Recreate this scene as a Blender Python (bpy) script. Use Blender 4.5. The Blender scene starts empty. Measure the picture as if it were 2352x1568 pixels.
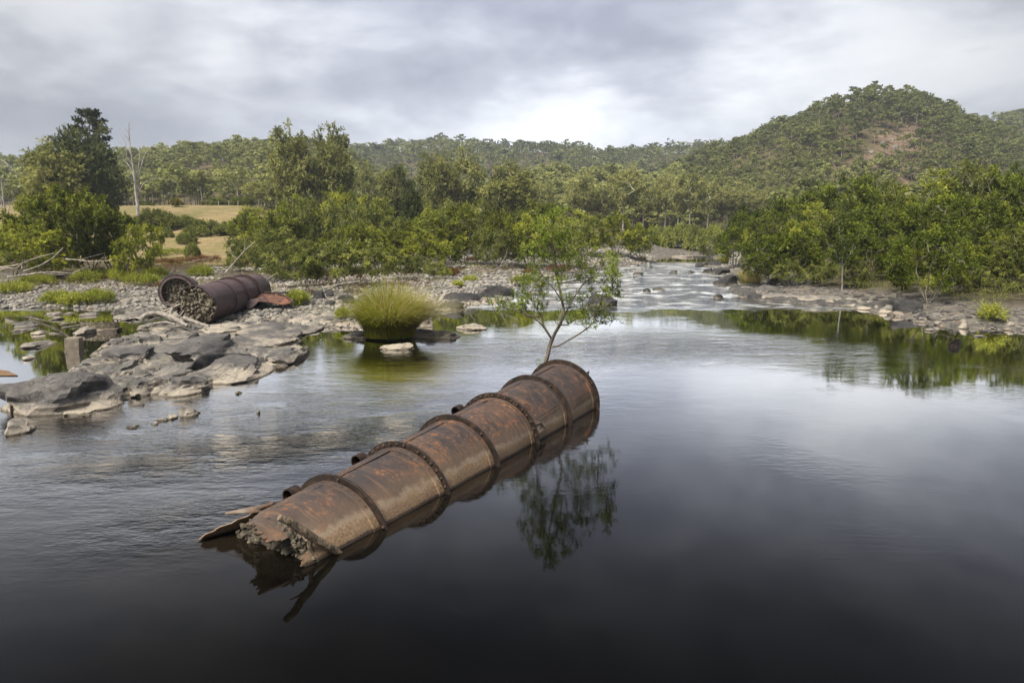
import bpy, bmesh, math, random
import numpy as np
from mathutils import Vector, Matrix

sc = bpy.context.scene
COL = sc.collection
RNG = np.random.default_rng(7)
random.seed(7)
R = math.radians

# ------------------------------------------------------------------ camera
CAM_H, PITCH = 4.986, 0.158876
FPX, K = 697.0, 1024 / 2352.0
cam_d = bpy.data.cameras.new('camera')
cam_d.sensor_width = 36.0
cam_d.lens = FPX / 1024 * 36
cam_d.clip_start, cam_d.clip_end = 0.1, 6000
cam = bpy.data.objects.new('camera', cam_d)
cam.location = (0, 0, CAM_H)
cam.rotation_euler = (math.pi / 2 - PITCH, 0, 0)
COL.objects.link(cam)
sc.camera = cam

# ------------------------------------------------------------------ world, sun, exposure
SUN_EL, SUN_AZ = R(54), R(-140)          # azimuth from +Y towards +X
world = bpy.data.worlds.new('World')
sc.world = world
world.use_nodes = True


class NT:
    """small helper round a node tree"""
    def __init__(s, tree):
        s.t = tree
        s.t.nodes.clear()

    def n(s, typ, ins=None, **props):
        nd = s.t.nodes.new(typ)
        for k, v in props.items():
            setattr(nd, k, v)
        for k, v in (ins or {}).items():
            sock = nd.inputs[k]
            if isinstance(v, bpy.types.NodeSocket):
                s.t.links.new(v, sock)
            elif isinstance(v, bpy.types.Node):
                s.t.links.new(v.outputs[0], sock)
            else:
                if sock.type == 'RGBA' and not hasattr(v, '__len__'):
                    v = (v, v, v, 1)
                if sock.type == 'RGBA' and len(v) == 3:
                    v = (*v, 1)
                sock.default_value = v
        return nd

    def math(s, op, a, b=0.0, c=0.0, clamp=False):
        return s.n('ShaderNodeMath', {0: a, 1: b, 2: c}, operation=op, use_clamp=clamp).outputs[0]

    def vmath(s, op, a, b=(0, 0, 0)):
        nd = s.n('ShaderNodeVectorMath', {0: a, 1: b}, operation=op)
        return nd.outputs['Value'] if op in ('DOT_PRODUCT', 'LENGTH', 'DISTANCE') else nd.outputs[0]

    def mix(s, f, a, b, mode='MIX'):
        nd = s.n('ShaderNodeMix', data_type='RGBA', blend_type=mode)
        for i, v in ((0, f), (6, a), (7, b)):
            sock = nd.inputs[i]
            if isinstance(v, bpy.types.NodeSocket):
                s.t.links.new(v, sock)
            else:
                if i and not hasattr(v, '__len__'):
                    v = (v, v, v, 1)
                if i and len(v) == 3:
                    v = (*v, 1)
                sock.default_value = v
        return nd.outputs[2]

    def ramp(s, f, stops, interp='LINEAR'):
        nd = s.n('ShaderNodeValToRGB', {0: f})
        nd.color_ramp.interpolation = interp
        e = nd.color_ramp.elements
        while len(e) > 1:
            e.remove(e[-1])
        for i, (p, c) in enumerate(stops):
            el = e[0] if i == 0 else e.new(p)
            el.position = p
            c = (c, c, c) if not hasattr(c, '__len__') else c
            el.color = (*c[:3], 1)
        return nd.outputs[0]

    def mr(s, v, a, b, c=0.0, d=1.0, smooth=True):
        return s.n('ShaderNodeMapRange', {0: v, 1: a, 2: b, 3: c, 4: d},
                   interpolation_type='SMOOTHSTEP' if smooth else 'LINEAR').outputs[0]

    def noise(s, vec, scale, detail=4, rough=0.55, dist=0.0):
        return s.n('ShaderNodeTexNoise', {'Vector': vec, 'Scale': scale, 'Detail': detail,
                                          'Roughness': rough, 'Distortion': dist}).outputs[0]

    def xyz(s, v):
        nd = s.n('ShaderNodeSeparateXYZ', {0: v})
        return nd.outputs[0], nd.outputs[1], nd.outputs[2]

    def comb(s, x, y, z):
        return s.n('ShaderNodeCombineXYZ', {0: x, 1: y, 2: z}).outputs[0]


def build_sky():
    w = NT(world.node_tree)
    d = w.n('ShaderNodeTexCoord').outputs['Generated']
    d = w.vmath('NORMALIZE', d)
    x, y, z = w.xyz(d)
    # overcast: soft masses in two sizes, flattened towards the horizon, with a few thin bright gaps
    q = w.vmath('MULTIPLY', d, (1.0, 1.0, 2.3))
    n1 = w.noise(w.vmath('ADD', q, (SKY_OX, SKY_OY, 0.0)), 2.3, 6, 0.50, 0.25)
    n2 = w.noise(w.vmath('ADD', q, (11.3, 2.9, 3.0)), 6.5, 6, 0.55, 0.3)
    v = w.math('ADD', w.math('MULTIPLY', n1, 0.70), w.math('MULTIPLY', n2, 0.30))
    cloud = w.ramp(v, [(0.36, (0.27, 0.288, 0.35)), (0.45, (0.385, 0.405, 0.468)), (0.52, (0.55, 0.573, 0.625)),
                       (0.58, (0.69, 0.71, 0.745)), (0.66, (0.77, 0.785, 0.81))])
    # even pale murk towards the horizon
    low = w.mr(z, 0.02, 0.17, 1.0, 0.0)
    cloud = w.mix(w.math('MULTIPLY', low, 0.66), cloud, (0.665, 0.70, 0.77))
    # the covered sun brightens one side of the sky
    g = w.vmath('DOT_PRODUCT', d, Vector((0.03, 1.0, 0.17)).normalized())
    g = w.math('POWER', w.math('MAXIMUM', g, 0.0), 7.0)
    g = w.math('ADD', w.math('MULTIPLY', g, 0.62), 0.50)
    # thicker cloud overhead
    e = w.mr(z, 0.24, 0.62, 1.0, 0.50)
    cloud = w.mix(w.mr(z, 0.22, 0.5, 0.0, 0.45), cloud, w.vmath('MULTIPLY', cloud, (0.86, 0.95, 1.22)))
    cloud = w.vmath('SCALE', cloud)
    w.t.links.new(w.math('MULTIPLY', g, e), cloud.node.inputs['Scale'])
    sky = w.n('ShaderNodeTexSky', sky_type='NISHITA', sun_disc=False, sun_elevation=SUN_EL, sun_rotation=SUN_AZ,
              altitude=100, air_density=1.0, dust_density=1.5).outputs[0]
    sky = w.vmath('SCALE', sky)
    sky.node.inputs['Scale'].default_value = 0.05
    hole = w.math('MULTIPLY', w.mr(n2, 0.60, 0.74, 0.0, 0.25), w.mr(z, 0.1, 0.2))
    col = w.mix(w.math('ADD', hole, 0.05), cloud, sky)
    bg = w.n('ShaderNodeBackground', {'Color': col, 'Strength': 0.325})
    w.n('ShaderNodeOutputWorld', {0: bg.outputs[0]})


SKY_OX, SKY_OY = 5.1, 9.4
build_sky()

sun_d = bpy.data.lights.new('sun', 'SUN')
sun_d.energy, sun_d.angle, sun_d.color = 1.5, R(28), (1.0, 0.93, 0.80)
sun = bpy.data.objects.new('sun', sun_d)
sun.rotation_euler = Vector((-math.sin(SUN_AZ) * math.cos(SUN_EL), -math.cos(SUN_AZ) * math.cos(SUN_EL),
                             -math.sin(SUN_EL))).to_track_quat('-Z', 'Y').to_euler()
sun.location = (0, 0, 60)
COL.objects.link(sun)

sc.view_settings.view_transform = 'Standard'
sc.view_settings.look = 'None'
sc.view_settings.gamma = 1.0
sc.view_settings.use_curve_mapping = False
sc.view_settings.exposure = 2.35
sc.render.engine = 'CYCLES'
sc.cycles.use_denoising = True
sc.cycles.max_bounces = 6
sc.cycles.diffuse_bounces = 4
sc.cycles.glossy_bounces = 3
sc.cycles.transmission_bounces = 2
sc.cycles.caustics_reflective = False
sc.cycles.caustics_refractive = False


# ------------------------------------------------------------------ picture -> place helpers
# positions were measured on the photograph (2352 px wide) and turned into places in metres once, here
def ray(px, py):
    u, v = (px * K - 512) / FPX, (341 - py * K) / FPX
    c, s = math.cos(PITCH), math.sin(PITCH)
    return Vector((u, c + v * s, -s + v * c))


def gp(px, py, z=0.0):
    r = ray(px, py)
    return Vector((0, 0, CAM_H)) + r * ((z - CAM_H) / r.z)


def ap(px, py, y):
    r = ray(px, py)
    return Vector((0, 0, CAM_H)) + r * (y / r.y)


def z5(x, y):   # coordinates of the enlargement of the left bank
    return 0.3029 * x, 574.2 + 0.3028 * y


def z6(x, y):   # enlargement of the grass clump and sapling
    return 712 + 0.3028 * x, 545.5 + 0.3028 * y


def z7(x, y):   # enlargement of the right bank
    return 1378 + 0.4142 * x, 488 + 0.4142 * y


# ------------------------------------------------------------------ numpy noise
def _hash(ix, iy, iz, seed):
    h = (ix.astype(np.int64) * 374761393 + iy.astype(np.int64) * 668265263 + iz.astype(np.int64) * 2147483647
         + seed * 1274126177) & 0xFFFFFFFF
    h = ((h ^ (h >> 13)) * 1274126177) & 0xFFFFFFFF
    return ((h ^ (h >> 16)) & 0xFFFF) / 65535.0


def vnoise(P, seed=0):
    P = np.asarray(P, float)
    i = np.floor(P)
    f = P - i
    f = f * f * (3 - 2 * f)
    i = i.astype(np.int64)
    out = 0
    for dx in (0, 1):
        for dy in (0, 1):
            for dz in (0, 1):
                wgt = (f[..., 0] if dx else 1 - f[..., 0]) * (f[..., 1] if dy else 1 - f[..., 1]) * \
                      (f[..., 2] if dz else 1 - f[..., 2])
                out = out + wgt * _hash(i[..., 0] + dx, i[..., 1] + dy, i[..., 2] + dz, seed)
    return out * 2 - 1


def fbm(P, oct=4, seed=0):
    P = np.asarray(P, float)
    a, s = 1.0, 0
    for k in range(oct):
        s = s + a * vnoise(P * 2 ** k + 17.3 * k, seed + k)
        a *= 0.5
    return s


def fbm2(x, y, scale, oct=4, seed=0):
    return fbm(np.stack([x * scale, y * scale, np.zeros_like(x) + 0.37], -1), oct, seed)


def sstep(x, a, b):
    t = np.clip((x - a) / (b - a), 0, 1)
    return t * t * (3 - 2 * t)


# ------------------------------------------------------------------ mesh / object helpers
def mk(name, V, Q=None, T=None, mat=None, smooth=False, attrs=None, sharp=None):
    V = np.asarray(V, np.float32)
    me = bpy.data.meshes.new(name)
    if Q is not None and T is None and np.ndim(Q) == 2 and np.shape(Q)[1] == 3:
        Q, T = None, Q
    Q = np.zeros((0, 4), np.int32) if Q is None else np.asarray(Q, np.int32).reshape(-1, 4)
    T = np.zeros((0, 3), np.int32) if T is None else np.asarray(T, np.int32).reshape(-1, 3)
    me.vertices.add(len(V))
    me.vertices.foreach_set('co', V.ravel())
    me.loops.add(Q.size + T.size)
    me.loops.foreach_set('vertex_index', np.concatenate([Q.ravel(), T.ravel()]))
    me.polygons.add(len(Q) + len(T))
    me.polygons.foreach_set('loop_start', np.concatenate([np.arange(len(Q)) * 4, Q.size + np.arange(len(T)) * 3]).astype(np.int32))
    me.update(calc_edges=True)
    if smooth:
        me.polygons.foreach_set('use_smooth', np.ones(len(Q) + len(T), bool))
        if sharp:
            me.set_sharp_from_angle(angle=R(sharp))
    else:
        me.polygons.foreach_set('use_smooth', np.zeros(len(Q) + len(T), bool))
    for k, a in (attrs or {}).items():
        at = me.attributes.new(k, 'FLOAT', 'POINT')
        at.data.foreach_set('value', np.asarray(a, np.float32))
    if mat:
        me.materials.append(mat)
    return me


def ob(name, me, parent=None, loc=(0, 0, 0), label=None, cat=None, group=None, kind=None, rot=None, scale=None):
    o = bpy.data.objects.new(name, me)
    COL.objects.link(o)
    o.location = loc
    if rot is not None:
        o.rotation_euler = rot
    if scale is not None:
        o.scale = scale
    if parent is not None:
        o.parent = parent
    for k, v in (('label', label), ('category', cat), ('group', group), ('kind', kind)):
        if v:
            o[k] = v
    return o


def thing(name, loc, label, cat, group=None, rz=0.0, scale=None):
    return ob(name, None, None, loc, label, cat, group, None, (0, 0, rz), scale)


def part(name, me, root, kind=None, label=None):
    """mesh made in world coordinates, hung under an unrotated root"""
    off = root.location
    if root.parent is not None:
        off = root.parent.location + root.location
    co = np.empty(len(me.vertices) * 3, np.float32)
    me.vertices.foreach_get('co', co)
    co = co.reshape(-1, 3) - np.array(off, np.float32)
    me.vertices.foreach_set('co', co.ravel())
    me.update()
    return ob(name, me, root, kind=kind, label=label)


class MB:
    """collects quads and triangles"""
    def __init__(s):
        s.V, s.Q, s.T, s.A, s.n = [], [], [], [], 0

    def add(s, V, Q=None, T=None, a=0.0):
        V = np.asarray(V, float).reshape(-1, 3)
        s.V.append(V)
        if Q is not None and len(Q):
            s.Q.append(np.asarray(Q) + s.n)
        if T is not None and len(T):
            s.T.append(np.asarray(T) + s.n)
        s.A.append(np.full(len(V), a) if np.isscalar(a) else np.asarray(a))
        s.n += len(V)

    def mesh(s, name, mat, smooth=False, sharp=None, attr=None):
        V = np.concatenate(s.V)
        Q = np.concatenate(s.Q) if s.Q else None
        T = np.concatenate(s.T) if s.T else None
        return mk(name, V, Q, T, mat, smooth, {attr: np.concatenate(s.A)} if attr else None, sharp)


def grid_quads(nu, nv, wrap_v=False):
    i, j = np.meshgrid(np.arange(nu - 1), np.arange(nv if wrap_v else nv - 1), indexing='ij')
    j2 = (j + 1) % nv
    return np.stack([i * nv + j, (i + 1) * nv + j, (i + 1) * nv + j2, i * nv + j2], -1).reshape(-1, 4)


def tube(pts, rad, sides=6, caps=True, jit=0.0, seed=0):
    """tapered tube along a polyline"""
    P = np.asarray(pts, float)
    r = np.broadcast_to(np.asarray(rad, float), (len(P),))
    D = np.gradient(P, axis=0)
    D /= np.linalg.norm(D, axis=1)[:, None] + 1e-9
    ref = np.array([0.31, 0.17, 0.93]) if abs(D[:, 2]).mean() < 0.8 else np.array([0.95, 0.2, 0.1])
    S = np.cross(D, ref)
    S /= np.linalg.norm(S, axis=1)[:, None] + 1e-9
    U = np.cross(D, S)
    a = np.linspace(0, 2 * np.pi, sides, endpoint=False)
    rr = r[:, None, None]
    if jit:
        g = np.random.default_rng(seed)
        rr = rr * (1 + jit * g.uniform(-1, 1, (len(P), sides, 1)))
    V = P[:, None] + rr * (np.cos(a)[None, :, None] * S[:, None] + np.sin(a)[None, :, None] * U[:, None])
    Q = grid_quads(len(P), sides, True)
    V = V.reshape(-1, 3)
    T = []
    if caps:
        V = np.vstack([V, P[:1], P[-1:]])
        n = len(P) * sides
        for j in range(sides):
            T.append((n, j, (j + 1) % sides))
            T.append((n + 1, (len(P) - 1) * sides + (j + 1) % sides, (len(P) - 1) * sides + j))
    return V, Q, T


def smooth_path(pts, n):
    P = np.asarray(pts, float)
    t = np.linspace(0, 1, len(P))
    tt = np.linspace(0, 1, n)
    L = np.stack([np.interp(tt, t, P[:, k]) for k in range(P.shape[1])], -1)
    for _ in range(max(1, n // (2 * len(P)))):
        L[1:-1] = 0.25 * L[:-2] + 0.5 * L[1:-1] + 0.25 * L[2:]
    return L


_ICO = {}


def ico(sub):
    if sub not in _ICO:
        bm = bmesh.new()
        bmesh.ops.create_icosphere(bm, subdivisions=sub, radius=1)
        V = np.array([v.co[:] for v in bm.verts])
        T = np.array([[v.index for v in f.verts] for f in bm.faces])
        bm.free()
        _ICO[sub] = (V, T)
    return _ICO[sub]


def rock_verts(seed, sub=3, cuts=9, rough=0.10, flat=1.0, boxy=0.0, cr=(0.5, 0.88)):
    V, T = ico(sub)
    V = V.copy()
    g = np.random.default_rng(seed)
    if boxy:
        m = np.abs(V).max(1)[:, None]
        V = V * (1 - boxy) + V / m * 0.8 * boxy
    for _ in range(cuts):
        n = g.normal(size=3)
        n[2] = n[2] * 0.8 + 0.15
        n /= np.linalg.norm(n)
        o = g.uniform(*cr)
        V = V - np.maximum(0, V @ n - o)[:, None] * n
    off = g.uniform(-50, 50, 3)
    n0 = V / (np.linalg.norm(V, axis=1)[:, None] + 1e-9)
    V = V + n0 * (fbm(V * 1.6 + off, 3, seed % 97) * rough * 1.6)[:, None]
    # ledges: slight terracing of the height
    if sub >= 4:
        V = V + n0 * (np.abs(fbm(V * np.array([4, 4, 7.0]) + off, 3, seed % 89)) * -rough * 0.8)[:, None]
        D = unit_(g.normal(size=(int(g.integers(26, 44)), 3)))
        dots = np.sort(n0 @ D.T, axis=1)
        idx = np.argmax(n0 @ D.T, axis=1)
        V = V + n0 * (g.normal(0, 0.032, len(D))[idx])[:, None]
        V = V - n0 * (0.035 * (1 - sstep(dots[:, -1] - dots[:, -2], 0.0, 0.035)))[:, None]
    V[:, 2] *= flat
    return V, T


def unit_(v):
    return v / (np.linalg.norm(v, axis=-1, keepdims=True) + 1e-9)


# ------------------------------------------------------------------ materials
def material(name):
    m = bpy.data.materials.new(name)
    m.use_nodes = True
    return m, NT(m.node_tree)


def finish(t, bsdf, disp=None):
    t.n('ShaderNodeOutputMaterial', {0: bsdf.outputs[0] if isinstance(bsdf, bpy.types.Node) else bsdf})


def bump(t, h, strength=0.5, dist=0.02):
    return t.n('ShaderNodeBump', {'Height': h, 'Strength': strength, 'Distance': dist}).outputs[0]


def mat_leaf(name, dark, mid, light, rough=0.5, transl=0.38, objvar=0.42):
    m, t = material(name)
    a = t.n('ShaderNodeAttribute', attribute_name='tone').outputs['Fac']
    oi = t.n('ShaderNodeObjectInfo').outputs['Random']
    f = t.math('ADD', a, t.math('MULTIPLY', t.math('SUBTRACT', oi, 0.5), objvar))
    c = t.ramp(f, [(0.0, dark), (0.5, mid), (1.0, light)])
    p = t.n('ShaderNodeBsdfPrincipled', {'Base Color': c, 'Roughness': rough, 'Specular IOR Level': 0.16})
    tr = t.n('ShaderNodeBsdfTranslucent', {'Color': c})
    mx = t.n('ShaderNodeMixShader', {0: transl, 1: p.outputs[0], 2: tr.outputs[0]})
    finish(t, mx)
    return m


def mat_bark(name, dark, light, scale=6.0, mixpos=0.5, bs=0.5, bd=0.02):
    m, t = material(name)
    pos = t.n('ShaderNodeTexCoord').outputs['Object']
    n = t.noise(t.vmath('MULTIPLY', pos, (1, 1, 0.35)), scale, 5, 0.65)
    c = t.ramp(n, [(mixpos - 0.16, dark), (mixpos + 0.14, light)])
    p = t.n('ShaderNodeBsdfPrincipled', {'Base Color': c, 'Roughness': 0.85, 'Specular IOR Level': 0.2,
                                         'Normal': bump(t, n, bs, bd)})
    finish(t, p)
    return m


def mat_rock(name, dark=(0.058, 0.056, 0.057), mid=(0.145, 0.138, 0.132), pale=(0.42, 0.375, 0.315), zlo=0.08, zhi=0.42,
             scale=1.0, rnd=0.0):
    m, t = material(name)
    pos = t.n('ShaderNodeNewGeometry').outputs['Position']
    z = t.xyz(pos)[2]
    n1 = t.noise(pos, 1.1 * scale, 6, 0.6)
    n2 = t.noise(pos, 5.5 * scale, 6, 0.68)
    n3 = t.noise(pos, 30 * scale, 3, 0.6)
    patina = t.math('ADD', t.math('MULTIPLY', n1, 0.55), t.math('MULTIPLY', n2, 0.45))
    base = t.ramp(patina, [(0.36, dark), (0.49, (dark[0] * 1.9, dark[1] * 1.85, dark[2] * 1.8)), (0.60, mid), (0.72, (mid[0] * 1.7, mid[1] * 1.65, mid[2] * 1.6))])
    # bleached flood line near the water
    lvl = t.math('ADD', z, t.math('MULTIPLY', t.math('SUBTRACT', n1, 0.5), -0.9))
    lvl = t.math('ADD', lvl, t.math('MULTIPLY', t.math('SUBTRACT', n2, 0.5), -0.35))
    f = t.mr(lvl, zlo, zhi, 1.0, 0.0)
    palec = t.mix(n2, (pale[0] * 0.66, pale[1] * 0.64, pale[2] * 0.62), pale)
    c = t.mix(f, base, palec)
    if rnd:
        oi = t.n('ShaderNodeObjectInfo').outputs['Random']
        c = t.mix(rnd, c, t.ramp(oi, [(0.0, (0.09, 0.09, 0.09)), (0.4, (0.22, 0.21, 0.19)), (0.7, (0.36, 0.33, 0.28)), (1.0, (0.30, 0.22, 0.17))]))
    # joints
    vo = t.n('ShaderNodeTexVoronoi', {'Vector': t.vmath('ADD', pos, t.vmath('SCALE', t.n('ShaderNodeTexNoise', {'Vector': pos, 'Scale': 2.0}).outputs['Color'])), 'Scale': 1.3 * scale}, feature='DISTANCE_TO_EDGE').outputs['Distance']
    crack = t.mr(vo, 0.0, 0.025, 1.0, 0.0)
    crack = t.math('MULTIPLY', crack, t.mr(n1, 0.42, 0.6))
    c = t.mix(t.math('MULTIPLY', crack, 0.6), c, (0.03, 0.028, 0.026))
    # damp dark foot just above the water
    wet = t.mr(t.math('ADD', z, t.math('MULTIPLY', n2, -0.05)), 0.0, 0.035, 0.72, 0.0)
    c = t.mix(wet, c, (0.035, 0.028, 0.02))
    h = t.math('ADD', t.math('MULTIPLY', n2, 0.8), t.math('MULTIPLY', n3, 0.25))
    h = t.math('SUBTRACT', h, t.math('MULTIPLY', crack, 0.5))
    p = t.n('ShaderNodeBsdfPrincipled', {'Base Color': c, 'Roughness': 0.82, 'Specular IOR Level': 0.3,
                                         'Normal': bump(t, h, 0.9, 0.07)})
    finish(t, p)
    return m


AXD = (0.48991, 0.86971, 0.05996)


def mat_rust(name, crust=True, purple=0.0, orange=1.0):
    m, t = material(name)
    pos = t.n('ShaderNodeNewGeometry').outputs['Position']
    z = t.xyz(pos)[2]
    n1 = t.noise(pos, 0.75, 5, 0.6, 0.4)
    n2 = t.noise(pos, 4.0, 6, 0.7)
    n3 = t.noise(pos, 26.0, 4, 0.7)
    n4 = t.noise(pos, 70.0, 2, 0.6)
    v = t.math('ADD', t.math('MULTIPLY', n1, 0.55), t.math('MULTIPLY', n2, 0.45))
    if purple:
        c = t.ramp(v, [(0.38, (0.040, 0.026, 0.030)), (0.5, (0.075, 0.046, 0.052)), (0.62, (0.115, 0.078, 0.085))])
    else:
        c = t.ramp(v, [(0.36, (0.028, 0.024, 0.026)), (0.46, (0.050, 0.039, 0.038)), (0.54, (0.082, 0.056, 0.046)),
                       (0.66, (0.130, 0.080, 0.056))])
    # freckles of fresh orange rust
    n6 = t.noise(pos, 13.0, 5, 0.75)
    fr = t.math('ADD', t.math('MULTIPLY', n2, 0.35), t.math('MULTIPLY', n6, 0.65))
    fo = t.math('MULTIPLY', t.mr(fr, 0.53, 0.59), t.mr(n1, 0.42, 0.56))
    c = t.mix(t.math('MULTIPLY', fo, 0.72 * orange), c, (0.36, 0.125, 0.032))
    # grey mill scale specks
    c = t.mix(t.math('MULTIPLY', t.mr(n4, 0.52, 0.66), 0.5), c, (0.030, 0.025, 0.027))
    c = t.mix(t.math('MULTIPLY', t.mr(n6, 0.56, 0.70), 0.35), c, (0.20, 0.15, 0.115))
    # streaks running down round the barrel
    sx = t.vmath('DOT_PRODUCT', pos, tuple(AXD))
    x_, y_, z_ = t.xyz(pos)
    st = t.noise(t.comb(t.math('MULTIPLY', sx, 7.0), t.math('MULTIPLY', z_, 0.9), t.math('MULTIPLY', x_, 0.5)), 1.6, 6, 0.7)
    c = t.mix(t.mr(st, 0.50, 0.66, 0.0, 0.55), c, (0.030, 0.024, 0.024))
    c = t.mix(t.mr(st, 0.34, 0.46, 0.45, 0.0), c, (0.20, 0.115, 0.06))
    rough = t.mr(n2, 0.3, 0.7, 0.45, 0.72)
    if crust:
        # lime and silt crust left by high water
        lv = t.math('ADD', z, t.math('MULTIPLY', t.math('SUBTRACT', n2, 0.5), 0.34))
        lv = t.math('ADD', lv, t.math('MULTIPLY', t.math('SUBTRACT', n3, 0.5), 0.16))
        f = t.mr(lv, 0.22, 0.40, 0.9, 0.0)
        line = t.math('MULTIPLY', t.mr(lv, 0.20, 0.28), t.mr(lv, 0.28, 0.38, 1.0, 0.0))
        cc = t.ramp(n3, [(0.36, (0.12, 0.066, 0.034)), (0.5, (0.27, 0.175, 0.095)), (0.66, (0.42, 0.31, 0.20))])
        c = t.mix(f, c, cc)
        c = t.mix(t.math('MULTIPLY', line, 0.45), c, (0.42, 0.37, 0.30))
        # soft brown dust above the line
        c = t.mix(t.mr(lv, 0.34, 0.66, 0.45, 0.0), c, (0.19, 0.13, 0.085))
        wet = t.mr(t.math('ADD', z, t.math('MULTIPLY', t.math('SUBTRACT', n3, 0.5), -0.14)), 0.035, 0.055, 0.9, 0.0)
        c = t.mix(wet, c, (0.022, 0.015, 0.013))
        rough = t.math('MAXIMUM', rough, t.math('MULTIPLY', f, 0.8))
    h = t.math('ADD', t.math('MULTIPLY', n3, 0.5), t.math('MULTIPLY', n2, 0.6))
    p = t.n('ShaderNodeBsdfPrincipled', {'Base Color': c, 'Roughness': rough, 'Specular IOR Level': 0.45,
                                         'Normal': bump(t, h, 0.8, 0.02)})
    finish(t, p)
    return m


def mat_plain(name, stops, scale=8.0, rough=0.85, bs=0.5, bd=0.02):
    m, t = material(name)
    pos = t.n('ShaderNodeNewGeometry').outputs['Position']
    n = t.noise(pos, scale, 6, 0.65)
    c = t.ramp(n, stops)
    p = t.n('ShaderNodeBsdfPrincipled', {'Base Color': c, 'Roughness': rough, 'Specular IOR Level': 0.25,
                                         'Normal': bump(t, n, bs, bd)})
    finish(t, p)
    return m


def mat_ground():
    m, t = material('ground_mix')
    pos = t.n('ShaderNodeNewGeometry').outputs['Position']
    fld = t.n('ShaderNodeAttribute', attribute_name='field').outputs['Fac']
    veg = t.n('ShaderNodeAttribute', attribute_name='veg').outputs['Fac']
    n1 = t.noise(pos, 0.16, 5, 0.6)
    n2 = t.noise(pos, 1.3, 6, 0.65)
    vo = t.n('ShaderNodeTexVoronoi', {'Vector': pos, 'Scale': 3.4, 'Randomness': 1.0})
    vg = t.ramp(t.xyz(vo.outputs['Color'])[0], [(0.0, (0.13, 0.125, 0.12)), (0.45, (0.27, 0.25, 0.225)), (0.8, (0.40, 0.365, 0.32)), (1.0, (0.33, 0.26, 0.20))])
    edge = t.mr(vo.outputs['Distance'], 0.08, 0.22, 1.0, 0.45)
    gravel = t.mix(1.0, vg, t.comb(edge, edge, edge), 'MULTIPLY')
    grass = t.ramp(n2, [(0.32, (0.15, 0.115, 0.055)), (0.5, (0.27, 0.20, 0.11)), (0.68, (0.36, 0.27, 0.16))])
    grass = t.mix(t.mr(n1, 0.40, 0.62, 0.1, 0.75), grass, (0.155, 0.15, 0.055))
    n5 = t.noise(pos, 0.9, 6, 0.7)
    grass = t.mix(t.mr(n5, 0.5, 0.7, 0.0, 0.45), grass, (0.10, 0.105, 0.035))
    litter = t.ramp(n2, [(0.35, (0.035, 0.030, 0.020)), (0.55, (0.080, 0.066, 0.043)), (0.7, (0.135, 0.11, 0.075))])
    c = t.mix(veg, gravel, litter)
    c = t.mix(fld, c, grass)
    h = t.math('ADD', t.math('MULTIPLY', vo.outputs['Distance'], -0.7), n2)
    p = t.n('ShaderNodeBsdfPrincipled', {'Base Color': c, 'Roughness': 0.95, 'Specular IOR Level': 0.15,
                                         'Normal': bump(t, h, 0.7, 0.12)})
    finish(t, p)
    return m


def mat_hill():
    m, t = material('hill_litter')
    pos = t.n('ShaderNodeNewGeometry').outputs['Position']
    n1 = t.noise(pos, 0.02, 5, 0.6)
    n2 = t.noise(pos, 0.16, 6, 0.65)
    c = t.ramp(n2, [(0.3, (0.06, 0.05, 0.034)), (0.5, (0.115, 0.088, 0.058)), (0.7, (0.19, 0.14, 0.09))])
    c = t.mix(t.mr(n1, 0.40, 0.60, 0.15, 0.75), c, (0.085, 0.085, 0.038))
    ba = t.n('ShaderNodeAttribute', attribute_name='bare').outputs['Fac']
    n3 = t.noise(pos, 0.5, 6, 0.7)
    c = t.mix(ba, c, t.ramp(n3, [(0.34, (0.06, 0.05, 0.04)), (0.48, (0.145, 0.105, 0.075)), (0.62, (0.22, 0.16, 0.115))]))
    p = t.n('ShaderNodeBsdfPrincipled', {'Base Color': c, 'Roughness': 1.0, 'Specular IOR Level': 0.05,
                                         'Normal': bump(t, n2, 0.8, 1.5)})
    finish(t, p)
    return m


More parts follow.
